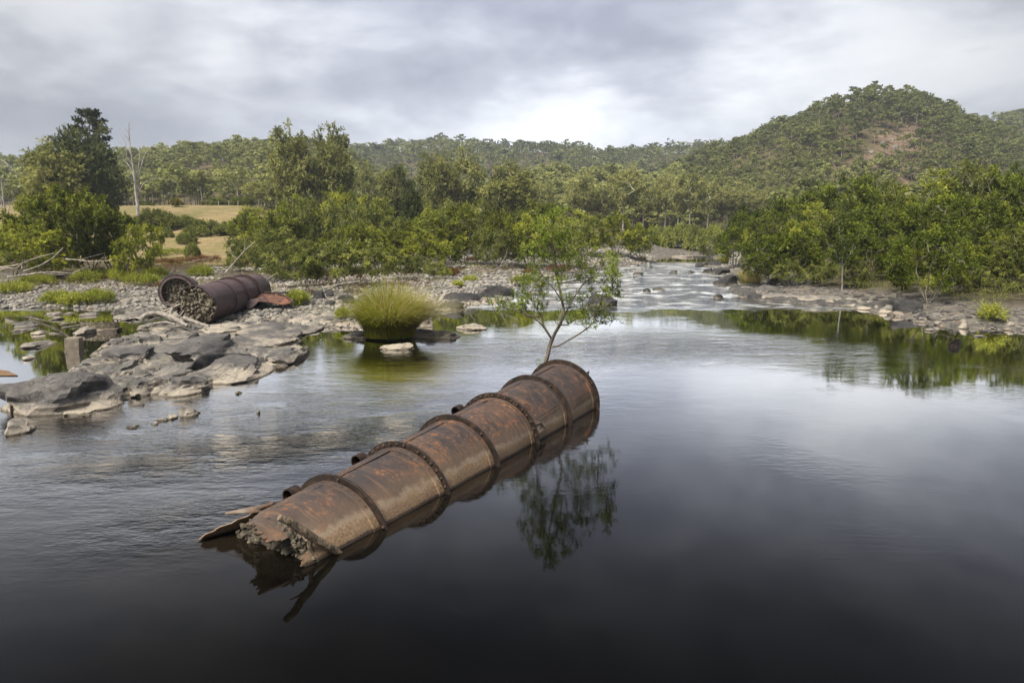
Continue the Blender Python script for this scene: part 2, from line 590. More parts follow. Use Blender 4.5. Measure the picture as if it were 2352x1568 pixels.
def mat_water():
    m, t = material('river_water')
    pos = t.n('ShaderNodeNewGeometry').outputs['Position']
    x, y, z = t.xyz(pos)

    def blob(cx, cy, sx, sy, ang):
        c, s = math.cos(ang), math.sin(ang)
        q = t.vmath('SUBTRACT', pos, (cx, cy, 0))
        a = t.math('DIVIDE', t.vmath('DOT_PRODUCT', q, (c, s, 0)), sx)
        b = t.math('DIVIDE', t.vmath('DOT_PRODUCT', q, (-s, c, 0)), sy)
        d2 = t.math('ADD', t.math('MULTIPLY', a, a), t.math('MULTIPLY', b, b))
        return t.math('POWER', 2.718, t.math('MULTIPLY', d2, -1.0))
    jag = t.noise(pos, 0.35, 5, 0.6)
    jag2 = t.noise(t.vmath('MULTIPLY', pos, (0.5, 1.0, 1.0)), 1.1, 4, 0.6)
    # the current: strong past the left of the pipe, a tongue below the riffle, a riffle upstream
    cur = t.math('MULTIPLY', blob(-5.6, 15.6, 3.2, 1.0, 0.45), 1.9)
    cur = t.math('ADD', cur, t.math('MULTIPLY', blob(-7.5, 17.5, 7.5, 4.2, 0.35), 0.5))
    cur = t.math('ADD', cur, t.math('MULTIPLY', blob(-5.6, 11.6, 1.6, 1.1, 0.6), 0.5))
    cur = t.math('ADD', cur, t.math('MULTIPLY', blob(2.0, 28.0, 6.5, 3.0, 0.1), 0.40))
    cur = t.math('ADD', cur, t.math('MULTIPLY', blob(8.0, 30.0, 6.0, 3.2, -0.15), 0.50))
    cur = t.math('MULTIPLY', cur, t.mr(jag2, 0.30, 0.62, 0.25, 1.35))
    riffle = t.math('MULTIPLY', t.mr(t.math('ADD', y, t.math('MULTIPLY', jag, 9.0)), 47.5, 51.5), t.mr(y, 98.0, 112.0, 1.0, 0.0))
    amp = t.math('ADD', 0.012, cur)
    amp = t.math('ADD', amp, t.math('MULTIPLY', riffle, 1.5))
    # ripples: long low swell, cross ripples, fine wind texture
    p1 = t.vmath('MULTIPLY', pos, (0.75, 1.35, 1.0))
    w1 = t.noise(p1, 1.6, 4, 0.55, 0.6)
    w2 = t.noise(t.vmath('MULTIPLY', pos, (0.8, 1.7, 1.0)), 5.0, 4, 0.6, 0.5)
    w3 = t.noise(t.vmath('MULTIPLY', pos, (0.5, 1.6, 1.0)), 14.0, 3, 0.6, 0.3)
    h = t.math('ADD', t.math('MULTIPLY', w1, 0.42), t.math('ADD', t.math('MULTIPLY', w2, 0.26), t.math('MULTIPLY', w3, 0.085)))
    h = t.math('MULTIPLY', h, amp)
    calm = t.math('ADD', t.math('MULTIPLY', t.noise(pos, 0.5, 3, 0.5), 0.03), t.math('MULTIPLY', t.math('MULTIPLY', t.noise(t.vmath('MULTIPLY', pos, (0.7, 2.2, 1.0)), 3.0, 3, 0.5, 0.8), t.mr(t.noise(pos, 0.22, 3, 0.5), 0.52, 0.66)), 0.035))
    h = t.math('ADD', h, calm)
    nrm = bump(t, h, 1.0, 0.10)
    # peat-brown water, a little browner over the shallows on the left
    shallow = t.math('MULTIPLY', blob(-8.0, 12.0, 7.0, 4.5, 0.3), t.mr(jag, 0.40, 0.65))
    bed = t.mix(shallow, (0.0016, 0.0016, 0.0014), (0.016, 0.012, 0.008))
    sh2 = t.math('MULTIPLY', blob(-19.0, 33.0, 14.0, 7.0, 0.0), 0.8)
    bed = t.mix(sh2, bed, (0.020, 0.017, 0.008))
    fr = t.n('ShaderNodeFresnel', {'IOR': 1.333, 'Normal': nrm}).outputs[0]
    fr = t.math('MULTIPLY', t.math('POWER', fr, 2.5), 40.0)
    fr = t.math('SUBTRACT', 1.0, t.math('POWER', 2.718, t.math('MULTIPLY', fr, -1.0)))
    gl = t.n('ShaderNodeBsdfGlossy', {'Color': (1, 1, 1), 'Roughness': 0.015, 'Normal': nrm})
    df = t.n('ShaderNodeBsdfDiffuse', {'Color': bed})
    p = t.n('ShaderNodeMixShader', {0: fr, 1: df.outputs[0], 2: gl.outputs[0]})
    # broken white water on the riffle
    fo = t.noise(t.vmath('MULTIPLY', pos, (0.45, 0.55, 1.0)), 0.9, 7, 0.62, 0.6)
    foam = t.math('MULTIPLY', t.mr(fo, 0.48, 0.64), t.math('MULTIPLY', riffle, 0.7))
    fb = t.n('ShaderNodeBsdfDiffuse', {'Color': (0.62, 0.65, 0.68)})
    mx = t.n('ShaderNodeMixShader', {0: foam, 1: p.outputs[0], 2: fb.outputs[0]})
    finish(t, mx)
    return m


M = {}
M['ground'] = mat_ground()
M['hill'] = mat_hill()
M['water'] = mat_water()
M['rock'] = mat_rock('basalt_bleached')
M['rock_dark'] = mat_rock('basalt_dark', dark=(0.022, 0.022, 0.024), mid=(0.075, 0.072, 0.072), pale=(0.27, 0.245, 0.21), zlo=0.0, zhi=0.22)
M['rock_mid'] = mat_rock('basalt_shelf', dark=(0.070, 0.068, 0.066), mid=(0.18, 0.17, 0.16), pale=(0.36, 0.325, 0.275), zlo=-0.06, zhi=0.26)
M['rock_bank'] = mat_rock('basalt_bank', dark=(0.040, 0.039, 0.039), mid=(0.12, 0.113, 0.106), pale=(0.32, 0.29, 0.245), zlo=-0.16, zhi=0.16)
M['rock_pale'] = mat_rock('bleached_stone', dark=(0.10, 0.095, 0.09), mid=(0.24, 0.22, 0.195), pale=(0.46, 0.41, 0.34), zlo=0.15, zhi=0.5)
M['crag'] = mat_plain('crag_stone', [(0.3, (0.07, 0.065, 0.06)), (0.55, (0.19, 0.17, 0.15)), (0.7, (0.30, 0.27, 0.23))], 0.7)
M['stone'] = mat_rock('river_stone', dark=(0.07, 0.07, 0.07), mid=(0.20, 0.19, 0.175), pale=(0.38, 0.345, 0.295), zlo=0.1, zhi=0.5, scale=2.0, rnd=0.6)
M['rust'] = mat_rust('rust_plate')
M['rust_rim'] = mat_plain('rust_flange', [(0.34, (0.012, 0.0095, 0.009)), (0.52, (0.030, 0.021, 0.017)), (0.68, (0.075, 0.046, 0.031))], 7, 0.6)
M['rust_bolt'] = mat_plain('rust_bolt', [(0.36, (0.035, 0.025, 0.021)), (0.6, (0.095, 0.062, 0.047))], 12, 0.6)
M['purple'] = mat_rust('purple_plate', crust=False, purple=1.0, orange=0.25)
M['purple_rim'] = mat_plain('purple_flange', [(0.36, (0.028, 0.019, 0.021)), (0.62, (0.085, 0.055, 0.056))], 6, 0.6)
M['rim_pale'] = mat_plain('worn_rim', [(0.36, (0.06, 0.045, 0.045)), (0.62, (0.17, 0.13, 0.125))], 5, 0.55)
M['orange'] = mat_plain('orange_plate', [(0.34, (0.05, 0.034, 0.032)), (0.5, (0.13, 0.068, 0.05)), (0.66, (0.24, 0.11, 0.065))], 3, 0.6)
M['concrete'] = mat_plain('rubble_concrete', [(0.30, (0.025, 0.021, 0.017)), (0.5, (0.080, 0.068, 0.053)), (0.66, (0.17, 0.148, 0.115))], 7, 0.95, 0.9, 0.05)
M['chunk'] = mat_plain('rubble_chunk', [(0.30, (0.035, 0.030, 0.024)), (0.5, (0.095, 0.082, 0.062)), (0.7, (0.20, 0.175, 0.135))], 9, 0.95, 0.6, 0.02)
M['crete_dark'] = mat_plain('dark_rubble', [(0.30, (0.035, 0.031, 0.024)), (0.5, (0.13, 0.112, 0.085)), (0.68, (0.29, 0.255, 0.195))], 9, 0.95, 0.9, 0.05)
M['block'] = mat_plain('cast_block', [(0.3, (0.13, 0.11, 0.09)), (0.55, (0.24, 0.205, 0.165)), (0.7, (0.31, 0.27, 0.22))], 3.5, 0.9, 0.4, 0.02)
M['log'] = mat_bark('log_bark', (0.085, 0.064, 0.046), (0.36, 0.28, 0.20), 34, bs=1.0, bd=0.05)
M['drift'] = mat_bark('driftwood', (0.15, 0.13, 0.115), (0.37, 0.335, 0.30), 7)
M['dead'] = mat_bark('dead_wood', (0.16, 0.15, 0.15), (0.42, 0.40, 0.385), 3)
M['bark'] = mat_bark('shrub_bark', (0.14, 0.12, 0.10), (0.36, 0.325, 0.285), 5)
M['bark_brown'] = mat_bark('sapling_bark', (0.07, 0.055, 0.042), (0.22, 0.185, 0.15), 14)
M['bark_dark'] = mat_bark('dark_bark', (0.05, 0.043, 0.036), (0.15, 0.13, 0.11), 5)
M['gum_bark'] = mat_bark('gum_bark', (0.30, 0.27, 0.235), (0.62, 0.585, 0.53), 1.2, 0.42)
M['gum_bark2'] = mat_bark('brown_gum_bark', (0.16, 0.125, 0.10), (0.36, 0.30, 0.25), 1.5)
M['leaf'] = mat_leaf('shrub_leaf', (0.0620, 0.0793, 0.0130), (0.1982, 0.2273, 0.0336), (0.4996, 0.5168, 0.0775))
M['leaf_r'] = mat_leaf('bank_leaf', (0.0433, 0.0626, 0.0107), (0.1403, 0.1786, 0.0239), (0.3445, 0.3955, 0.0502))
M['leaf_s'] = mat_leaf('sapling_leaf', (0.0456, 0.0661, 0.0109), (0.1366, 0.1822, 0.0291), (0.3074, 0.3758, 0.0638))
M['leaf_pale'] = mat_leaf('grey_shrub_leaf', (0.0918, 0.1134, 0.0300), (0.2252, 0.2501, 0.0650), (0.4502, 0.4669, 0.1251))
M['leaf_gum'] = mat_leaf('gum_leaf', (0.1047, 0.1208, 0.0407), (0.2402, 0.2526, 0.0786), (0.4066, 0.4066, 0.1355))
M['leaf_gum2'] = mat_leaf('pale_gum_leaf', (0.15, 0.165, 0.055), (0.31, 0.32, 0.105), (0.47, 0.46, 0.17))
M['leaf_fig'] = mat_leaf('fig_leaf', (0.0382, 0.0507, 0.0203), (0.0892, 0.1115, 0.0386), (0.2020, 0.2228, 0.0729))
M['leaf_pine'] = mat_leaf('pine_leaf', (0.0248, 0.0355, 0.0186), (0.0533, 0.0710, 0.0321), (0.1065, 0.1268, 0.0575))
M['leaf_yel'] = mat_leaf('yellow_leaf', (0.10, 0.10, 0.012), (0.24, 0.22, 0.025), (0.36, 0.32, 0.05))
M['leaf_hedge'] = mat_leaf('hedge_leaf', (0.0653, 0.0861, 0.0191), (0.1759, 0.2009, 0.0459), (0.3140, 0.3349, 0.0765))
M['forest'] = mat_leaf('forest_leaf', (0.0927, 0.1095, 0.0390), (0.2447, 0.2640, 0.0890), (0.4637, 0.4637, 0.1670), transl=0.42, objvar=0)
M['forest_trunk'] = mat_bark('forest_trunk', (0.20, 0.17, 0.14), (0.44, 0.39, 0.34), 0.4)
M['blade'] = mat_leaf('green_blade', (0.1800, 0.1920, 0.0144), (0.3720, 0.3960, 0.0408), (0.6240, 0.6000, 0.1080), transl=0.5)
M['blade_dry'] = mat_leaf('dry_blade', (0.26, 0.20, 0.08), (0.50, 0.41, 0.20), (0.70, 0.62, 0.43), transl=0.42)
M['weed'] = mat_leaf('weed_leaf', (0.1644, 0.1869, 0.0296), (0.3289, 0.3663, 0.0538), (0.5382, 0.5232, 0.1076))
M['weed_red'] = mat_leaf('red_weed_leaf', (0.10, 0.05, 0.022), (0.20, 0.10, 0.042), (0.28, 0.19, 0.085))
M['post'] = mat_plain('fence_wood', [(0.3, (0.20, 0.18, 0.16)), (0.7, (0.42, 0.39, 0.35))], 5)


# ------------------------------------------------------------------ terrain
SHORE_PX = [(-900, 703), (-300, 705), (0, 707), (120, 706), (250, 708), (330, 711), (390, 722), (450, 742), (540, 754),
            (610, 752), (660, 744), (720, 755), (790, 751), (850, 758), (920, 755), (985, 742), (1010, 716), (1090, 701), (1160, 693), (1176, 672),
            (1182, 655), (1290, 640), (1390, 618), (1460, 608), (1510, 602), (1498, 596), (1505, 588), (1560, 583.5),
            (1640, 583), (1668, 590), (1650, 604), (1640, 615), (1650, 630), (1690, 640), (1722, 652), (1704, 664), (1735, 686),
            (1790, 688), (1850, 691), (1905, 697), (1950, 701), (2000, 712), (2050, 722), (2090, 735), (2130, 744),
            (2200, 752), (2280, 755), (2352, 758), (2600, 766), (2900, 775)]
SHORE = np.array([gp(*p)[:2] for p in SHORE_PX])
POLY = np.vstack([SHORE, [[900, 40], [2500, 2500], [-2500, 2500], [-900, 60]]])


def shore_sd(x, y):
    """signed distance to the shoreline, positive on land"""
    p = np.stack([x, y], -1)
    best = np.full(x.shape, 1e9)
    inside = np.zeros(x.shape, bool)
    n = len(POLY)
    for i in range(n):
        a, b = POLY[i], POLY[(i + 1) % n]
        ab = b - a
        t = np.clip(((p - a) @ ab) / (ab @ ab), 0, 1)
        d = np.linalg.norm(p - a - t[..., None] * ab, axis=-1)
        best = np.minimum(best, d)
        c = ((a[1] > y) != (b[1] > y)) & (x < (b[0] - a[0]) * (y - a[1]) / (b[1] - a[1] + 1e-12) + a[0])
        inside ^= c
    return np.where(inside, best, -best)


HOR = 229.322 / K
RIDGES = [  # start Y, crest Y, silhouette (px, py) of the tree tops, tree height
    (185, 430, [(-1600, 330), (-300, 372), (0, 372), (70, 372), (200, 362), (290, 357), (350, 352), (480, 343), (560, 337), (630, 335), (700, 325),
                (760, 332), (810, 345), (860, 385), (920, 440), (990, 492), (1100, 520), (3900, 520)], 9),
    (260, 380, [(-1600, 530), (1080, 530), (1150, 470), (1210, 408), (1260, 390), (1320, 386), (1400, 396), (1500, 425), (1600, 460), (1700, 500), (3900, 530)], 9),
    (450, 850, [(-1600, 400), (500, 380), (600, 360), (760, 350), (830, 342), (900, 338), (960, 330), (1020, 322), (1080, 330), (1130, 338),
                (1180, 335), (1250, 336), (1300, 337), (1350, 346), (1400, 352), (1450, 346), (1520, 340), (1600, 335), (1700, 330), (1900, 330), (3900, 330)], 11),
    (250, 430, [(-1600, 530), (1280, 530), (1350, 490), (1420, 440), (1500, 392), (1600, 346), (1680, 318), (1750, 287), (1800, 268), (1850, 243), (1900, 217),
                (1950, 204), (2000, 207), (2060, 216), (2120, 236), (2170, 262), (2210, 277), (2260, 290), (2320, 315), (2400, 345), (2600, 400), (3000, 440), (3900, 440)], 9.5),
    (420, 680, [(-1600, 530), (1900, 530), (2050, 330), (2150, 285), (2200, 278), (2250, 272), (2300, 264), (2352, 258), (2500, 250), (2800, 265), (3900, 300)], 10),
]


def terrain(x, y, sd=None):
    x, y = np.asarray(x, float), np.asarray(y, float)
    if sd is None:
        sd = shore_sd(x, y)
    px = 1176 + x / np.maximum(y, 1.0) * (FPX / K) * 1.0
    right = sstep(px, 1600, 1720)
    land = (1 - right) * 1.05 * (1 - np.exp(-np.maximum(sd, 0) / 11)) + right * 1.9 * (1 - np.exp(-np.maximum(sd, 0) / 9))
    z = np.where(sd > 0, 0.03 + land, np.maximum(-0.04 + 0.22 * sd, -1.6))
    rough = fbm2(x, y, 0.35, 4, 5) * 0.10 + fbm2(x, y, 0.07, 3, 9) * 0.22 * sstep(sd, 3, 14)
    z = z + np.where(sd > 0, rough * sstep(sd, 0.0, 2.5), rough * 0.5)
    # gravel bar crest in the distance and the grazed rise on the left
    z = z + 0.9 * np.exp(-((px - 1430) / 90) ** 2) * sstep(y, 78, 105) * sstep(sd, 0, 8)
    z = z + np.clip((y - 135) / 130, 0, 1.2) * 3.6
    fld = (1 - sstep(px, 560, 760)) * sstep(px, -900, -300)
    z = z + fld * 8.6 * sstep(y, 84, 172)
    for y0, yc, sil, th in RIDGES:
        s = np.array(sil, float)
        zs = CAM_H + (HOR - np.interp(px, s[:, 0], s[:, 1])) * yc / (FPX / K) - th
        zs = np.maximum(zs, 2.0)
        t = np.clip((y - y0) / (yc - y0), 0, 1)
        prof = t ** 1.25 * (1.6 - 0.6 * t)
        zz = 2.0 + (zs - 2.0) * prof - np.maximum(y - yc, 0) * 0.3
        zz = zz + fbm2(x, y, 0.015, 4, int(y0)) * 5.0 * np.minimum(prof, 0.8) * sstep(yc - y, 5, 90)
        z = np.where(y > y0, np.maximum(z, zz), z)
    return z


def th1(x, y):
    return float(terrain(np.array([x]), np.array([y]))[0])


def fan(rows, cols):
    Y, PX = np.meshgrid(rows, cols, indexing='ij')
    X = (PX - 1176) / (FPX / K) * Y
    return X, Y, PX


cols = np.unique(np.concatenate([np.linspace(-1600, -60, 70), np.linspace(-50, 2400, 330), np.linspace(2410, 3900, 70)]))
rows_near = np.unique(np.concatenate([np.linspace(2, 28, 14), np.geomspace(28, 190, 190)]))
rows_far = np.geomspace(190, 1500, 130)
X, Y, PX = fan(rows_near, cols)
SD = shore_sd(X, Y)
Z = terrain(X, Y, SD)
fieldmask = (1 - sstep(PX, 590, 720)) * sstep(Y + 7 * fbm2(X, Y, 0.06, 4, 31), 80, 92)
vegmask = np.clip(sstep(SD + fbm2(X, Y, 0.12, 3, 3) * 6, 17, 26) + sstep(PX, 1640, 1720) * sstep(SD, 3, 7), 0, 1) * (1 - np.exp(-((PX - 1450) / 90) ** 2) * (Y > 85))
g_me = mk('ground', np.stack([X, Y, Z], -1).reshape(-1, 3), grid_quads(*X.shape)[:, ::-1], None, M['ground'], True,
          {'field': fieldmask.ravel(), 'veg': vegmask.ravel()})
GROUND = ob('ground', g_me, kind='structure')
X, Y, PX = fan(rows_far, cols)
Z = terrain(X, Y)
def bare_patch(px, y, x):
    w = 0.75 * fbm2(x, y, 0.06, 4, 77)
    d = np.minimum(np.minimum(((px - 2045) / 58) ** 2 + ((y - 348) / 24) ** 2, ((px - 1975) / 36) ** 2 + ((y - 318) / 12) ** 2), ((px - 2055) / 50) ** 2 + ((y - 295) / 8) ** 2)
    return d + w


HILLS = ob('hills', mk('hills', np.stack([X, Y, Z], -1).reshape(-1, 3), grid_quads(*X.shape)[:, ::-1], None, M['hill'], True, {'bare': (1 - sstep(bare_patch(PX, Y, X), 0.8, 1.5)).ravel()}), kind='structure')

# river surface: one level sheet
wx = np.linspace(-140, 140, 29)
wy = np.linspace(-60, 190, 26)
XX, YY = np.meshgrid(wx, wy, indexing='ij')
ob('river', mk('river', np.stack([XX, YY, 0 * XX], -1).reshape(-1, 3), grid_quads(29, 26), None, M['water'], True), kind='structure')


# ------------------------------------------------------------------ foliage and trees
def unit(v):
    return v / (np.linalg.norm(v, axis=-1, keepdims=True) + 1e-9)


def leaf_faces(P, D, L, W, g, N=None):
    """diamond leaves: base P, direction D, length L, width W, faces turned towards N"""
    n = len(P)
    S = unit(np.cross(D, g.normal(size=(n, 3)) if N is None else N + g.normal(0, 0.38, (n, 3))))
    L = np.broadcast_to(L, (n,))[:, None]
    W = np.broadcast_to(W, (n,))[:, None]
    droop = np.array([0, 0, -0.12]) * L
    W = W * 1.3
    V = np.stack([P + D * L * 0.22 + S * W * 0.5, P + D * L + droop, P + D * L * 0.22 - S * W * 0.5], 1)
    return V.reshape(-1, 3), np.arange(n * 3).reshape(-1, 3)


def foliage(C, rad, ntw, nlf, tw, L, W, g, up=0.35, tone_sd=0.22, squash=0.75, hang=0.0):
    """clump centres C -> twigs -> leaves"""
    nc = len(C)
    rad = np.broadcast_to(rad, (nc,))
    tone = np.clip(0.45 + g.normal(0, tone_sd, nc), 0.02, 0.98)
    d = unit(g.normal(size=(nc, ntw, 3)) + np.array([0, 0, up]))
    s = C[:, None] + d * rad[:, None, None] * g.uniform(0.05, 0.95, (nc, ntw, 1)) * np.array([1, 1, squash])
    td = unit(d + g.normal(0, 0.5, d.shape) + np.array([0, 0, up * 0.6 - hang]))
    tl = tw * g.uniform(0.6, 1.3, (nc, ntw, 1, 1))
    u = np.linspace(0.1, 1, nlf)[None, None, :, None]
    P = s[:, :, None] + td[:, :, None] * tl * u
    D = unit(td[:, :, None] * 0.9 + g.normal(0, 0.55, P.shape) + np.array([0, 0, -hang * 0.5]))
    n = nc * ntw * nlf
    P, D = P.reshape(-1, 3), D.reshape(-1, 3)
    N = unit(np.repeat(d.reshape(-1, 3), nlf, 0) + np.array([0, 0, 0.45]))
    V, Q = leaf_faces(P, D, L * g.uniform(0.65, 1.3, n), W * g.uniform(0.7, 1.3, n), g, N)
    tn = np.repeat(tone, ntw * nlf) + np.repeat(g.normal(0, 0.10, nc * ntw), nlf) + g.normal(0, 0.09, n)
    return V, Q, np.repeat(np.clip(tn, 0, 1), 3)


class Skel:
    def __init__(s):
        s.P, s.par = [], []

    def add(s, p, par):
        s.P.append(np.asarray(p, float))
        s.par.append(par)
        return len(s.P) - 1

    def path(s, pts, par=-1):
        for p in pts:
            par = s.add(p, par)
        return par

    def attach(s, c, g, step, zpen=1.5, wob=0.12, stop=0.0):
        A = np.array(s.P)
        v = c - A
        dist = np.linalg.norm(v, axis=1)
        pen = np.maximum(0, -(v[:, 2] - 0.25 * np.linalg.norm(v[:, :2], axis=1))) * zpen
        i = int(np.argmin(dist + pen))
        n = max(1, int(dist[i] / step))
        par = i
        for k in range(1, n + 1):
            t = k / n
            p = A[i] * (1 - t) + c * t
            p = p + np.array([0, 0, -0.16 * math.sin(math.pi * t) * dist[i]]) * 0.5 + g.normal(0, wob * step, 3) * (t < 1)
            par = s.add(p, par)
        return par

    def radii(s, tip, ex=2.2):
        n = len(s.P)
        acc = np.zeros(n)
        kids = np.zeros(n, int)
        for i in range(n - 1, -1, -1):
            r = tip ** ex if kids[i] == 0 else acc[i]
            acc[i] = r
            if s.par[i] >= 0:
                acc[s.par[i]] += r
                kids[s.par[i]] += 1
        return acc ** (1 / ex)

    def mesh(s, mb, tip, ex=2.2, sides=5, rmax=None, flare=1.0):
        P = np.array(s.P)
        par = np.array(s.par)
        r = s.radii(tip, ex)
        if rmax:
            r = np.minimum(r, rmax)
        i = np.nonzero(par >= 0)[0]
        A, B = P[par[i]], P[i]
        D = unit(B - A)
        ref = np.where(np.abs(D[:, 2:3]) < 0.8, np.array([[0.0, 0.0, 1.0]]), np.array([[1.0, 0.0, 0.0]]))
        S = unit(np.cross(D, ref))
        U = np.cross(D, S)
        a = np.linspace(0, 2 * np.pi, sides, endpoint=False)
        ring = np.cos(a)[None, :, None] * S[:, None] + np.sin(a)[None, :, None] * U[:, None]
        ra = np.minimum(r[par[i]], r[i] * 1.35)[:, None, None]
        V = np.concatenate([A[:, None] - D[:, None] * ra * 0.3 + ring * ra, B[:, None] + D[:, None] * r[i][:, None, None] * 0.25 + ring * r[i][:, None, None]], 1)
        base = np.arange(len(i))[:, None] * (2 * sides)
        q = np.array([[j, (j + 1) % sides, sides + (j + 1) % sides, sides + j] for j in range(sides)])
        Q = (base[:, None, :] + q[None]).reshape(-1, 4)
        mb.add(V.reshape(-1, 3), Q)


def make_plant(kind, seed, h=1.0, w=0.9, lean=(0, 0), leaf='leaf', bark='bark', dens=1.0, clumps=None, stems=None, lf=(0.2, 0.08)):
    """returns (trunk mesh, crown mesh) for a plant h metres tall with its foot at the origin"""
    g = np.random.default_rng(seed)
    sk = Skel()
    lean = np.array([lean[0], lean[1], 0.0])
    mb = MB()
    if kind == 'shrub':
        ns = stems or int(g.integers(6, 10))
        sk.add((0, 0, -0.3), -1)
        for k in range(ns):
            a = 2 * math.pi * (k + g.uniform(-0.3, 0.3)) / ns
            out = np.array([math.cos(a), math.sin(a), 0]) * w * g.uniform(0.16, 0.36) + lean * h * g.uniform(0.5, 1.1)
            top = np.array([0, 0, h * g.uniform(0.42, 0.62)]) + out
            pts = [np.array([0.10 * out[0], 0.10 * out[1], 0.0])]
            for t in (0.3, 0.55, 0.8, 1.0):
                pts.append(np.array([out[0] * t ** 0.8, out[1] * t ** 0.8, top[2] * t ** 1.15]) + g.normal(0, 0.03 * h, 3))
            sk.path(pts, 0)
        nc = int(66 * dens)
        C = []
        while len(C) < nc:
            q = g.uniform(-1, 1, 3)
            r = np.linalg.norm(q)
            if r > 1 or r < 0.42 + 0.2 * g.random():
                continue
            c = np.array([q[0] * w * 0.5, q[1] * w * 0.5, h * 0.54 + q[2] * h * 0.44])
            # uneven outline
            c *= 1 + 0.22 * vnoise(np.array([[q[0] * 1.7 + seed, q[1] * 1.7, q[2] * 1.7]]), seed % 50)[0]
            if c[2] < h * 0.23:
                continue
            c = c + lean * c[2] * 0.9
            C.append(c)
        C = np.array(C)
        for c in C[np.argsort(C[:, 2])]:
            sk.attach(c, g, 0.055 * h, 1.2, 0.2)
        sk.mesh(mb, 0.0035 * h, 2.1, 5, 0.022 * h)
        V, Q, tn = foliage(C, 0.080 * h * g.uniform(0.7, 1.35, len(C)), 18, 15, 0.070 * h, lf[0], lf[1], g, 0.55)
    elif kind == 'gum':
        # clean bole, limbs fanning up into a broad thin dome
        low = 0.24 if bark != 'gum_bark' else 0.34
        th = h * (low + g.uniform(0.02, 0.08))
        b = g.normal(0, 0.02 * h, 2)
        sk.path([(0, 0, -0.6), (0.006 * h, 0, 0.08 * h), (b[0] * 0.5, b[1] * 0.5, th * 0.6), (b[0], b[1], th)])
        base = len(sk.P) - 1
        nl = int(g.integers(4, 7))
        for k in range(nl):
            a = 2 * math.pi * (k + g.uniform(-0.3, 0.3)) / nl
            L = g.uniform(0.22, 0.34) * h
            o = w * g.uniform(0.16, 0.34)
            sk.path([sk.P[base] + np.array([math.cos(a) * o * t ** 1.3, math.sin(a) * o * t ** 1.3, L * t]) + g.normal(0, 0.006 * h, 3) for t in (0.25, 0.5, 0.75, 1.0)], base)
        nc = int(62 * dens)
        C = []
        while len(C) < nc:
            q = g.uniform(-1, 1, 3)
            r = np.linalg.norm(q)
            if r > 1 or r < 0.45 or q[2] < -0.8:
                continue
            zz = 0.5 * (low + 0.06 + 1.0) + q[2] * 0.5 * (1.0 - low - 0.06)
            c = np.array([q[0] * w * 0.5, q[1] * w * 0.5, zz * h])
            c *= 1 + 0.16 * vnoise(np.array([[q[0] * 2.2 + seed, q[1] * 2.2, q[2] * 2.2]]), seed % 50)[0]
            C.append(c)
        C = np.array(C)
        for c in C[np.argsort(C[:, 2])]:
            sk.attach(c, g, 0.04 * h, 1.5, 0.18)
        sk.mesh(mb, 0.0024 * h, 2.2, 6, 0.024 * h)
        V, Q, tn = foliage(C, 0.052 * h * g.uniform(0.7, 1.35, len(C)), 13, 11, 0.042 * h, lf[0], lf[1], g, 0.25, 0.2, 0.65, 0.12)
    elif kind == 'dome':
        sk.path([(0, 0, -0.6), (0.02 * h, 0, 0.1 * h), (0, 0.01 * h, 0.22 * h)])
        nc = int(150 * dens)
        C = []
        while len(C) < nc:
            q = g.normal(size=3)
            q /= np.linalg.norm(q)
            q = q * g.uniform(0.55, 1.0)
            if q[2] < -0.75:
                continue
            c = np.array([q[0] * w * 0.5, q[1] * w * 0.5, h * 0.50 + q[2] * h * 0.48])
            c *= 1 + 0.20 * vnoise(np.array([[q[0] * 2 + seed, q[1] * 2, q[2] * 2]]), seed % 50)[0]
            C.append(c)
        C = np.array(C)
        for c in C[np.argsort(np.linalg.norm(C - np.array([0, 0, 0.25 * h]), axis=1))]:
            sk.attach(c, g, 0.06 * h, 1.0, 0.2)
        sk.mesh(mb, 0.0020 * h, 2.1, 5, 0.03 * h)
        V, Q, tn = foliage(C, 0.085 * h * g.uniform(0.7, 1.3, len(C)), 18, 12, 0.055 * h, lf[0], lf[1], g, 0.3)
    elif kind == 'pine':
        sk.path([(0.004 * h * math.sin(k), 0, h * k / 14 - 0.3) for k in range(15)])
        C = []
        for k in range(9):
            t = k / 8
            z = h * (0.36 + 0.60 * t)
            bl = w * 0.5 * (1 - 0.45 * t ** 2) * (0.7 + 0.5 * g.random())
            for j in range(5):
                if g.random() < 0.2:
                    continue
                a = 2 * math.pi * (j + g.random() * 0.5) / 5 + k
                for u in (0.6, 0.82, 1.0):
                    C.append((math.cos(a) * bl * u + g.normal(0, 0.008 * h), math.sin(a) * bl * u + g.normal(0, 0.008 * h), z + 0.04 * h * u))
        C.append((0, 0, h))
        C = np.array(C)
        for c in C:
            sk.attach(c, g, 0.05 * h, 0.3, 0.1)
        sk.mesh(mb, 0.0016 * h, 2.2, 5, 0.014 * h)
        V, Q, tn = foliage(C, 0.022 * h, 18, 9, 0.024 * h, lf[0], lf[1], g, 0.6, 0.18)
    elif kind == 'low':
        # dense low mound
        nc = int(60 * dens)
        sk.add((0, 0, -0.2), -1)
        C = []
        for k in range(nc):
            a, r = g.uniform(0, 2 * math.pi), math.sqrt(g.random())
            top = h * (1 - 0.75 * r * r) * g.uniform(0.75, 1.1)
            C.append((math.cos(a) * r * w * 0.5, math.sin(a) * r * w * 0.5, top * g.uniform(0.45, 0.95)))
        C = np.array(C)
        for c in C:
            sk.attach(c, g, 0.2 * h, 0.5, 0.2)
        sk.mesh(mb, 0.006 * h, 2.3, 4, 0.04 * h)
        V, Q, tn = foliage(C, 0.20 * h, 16, 11, 0.16 * h, lf[0], lf[1], g, 0.5)
    tm = mb.mesh('trunk', M[bark], True)
    cm = mk('crown', V, Q, None, M[leaf], False, {'tone': tn})
    return tm, cm


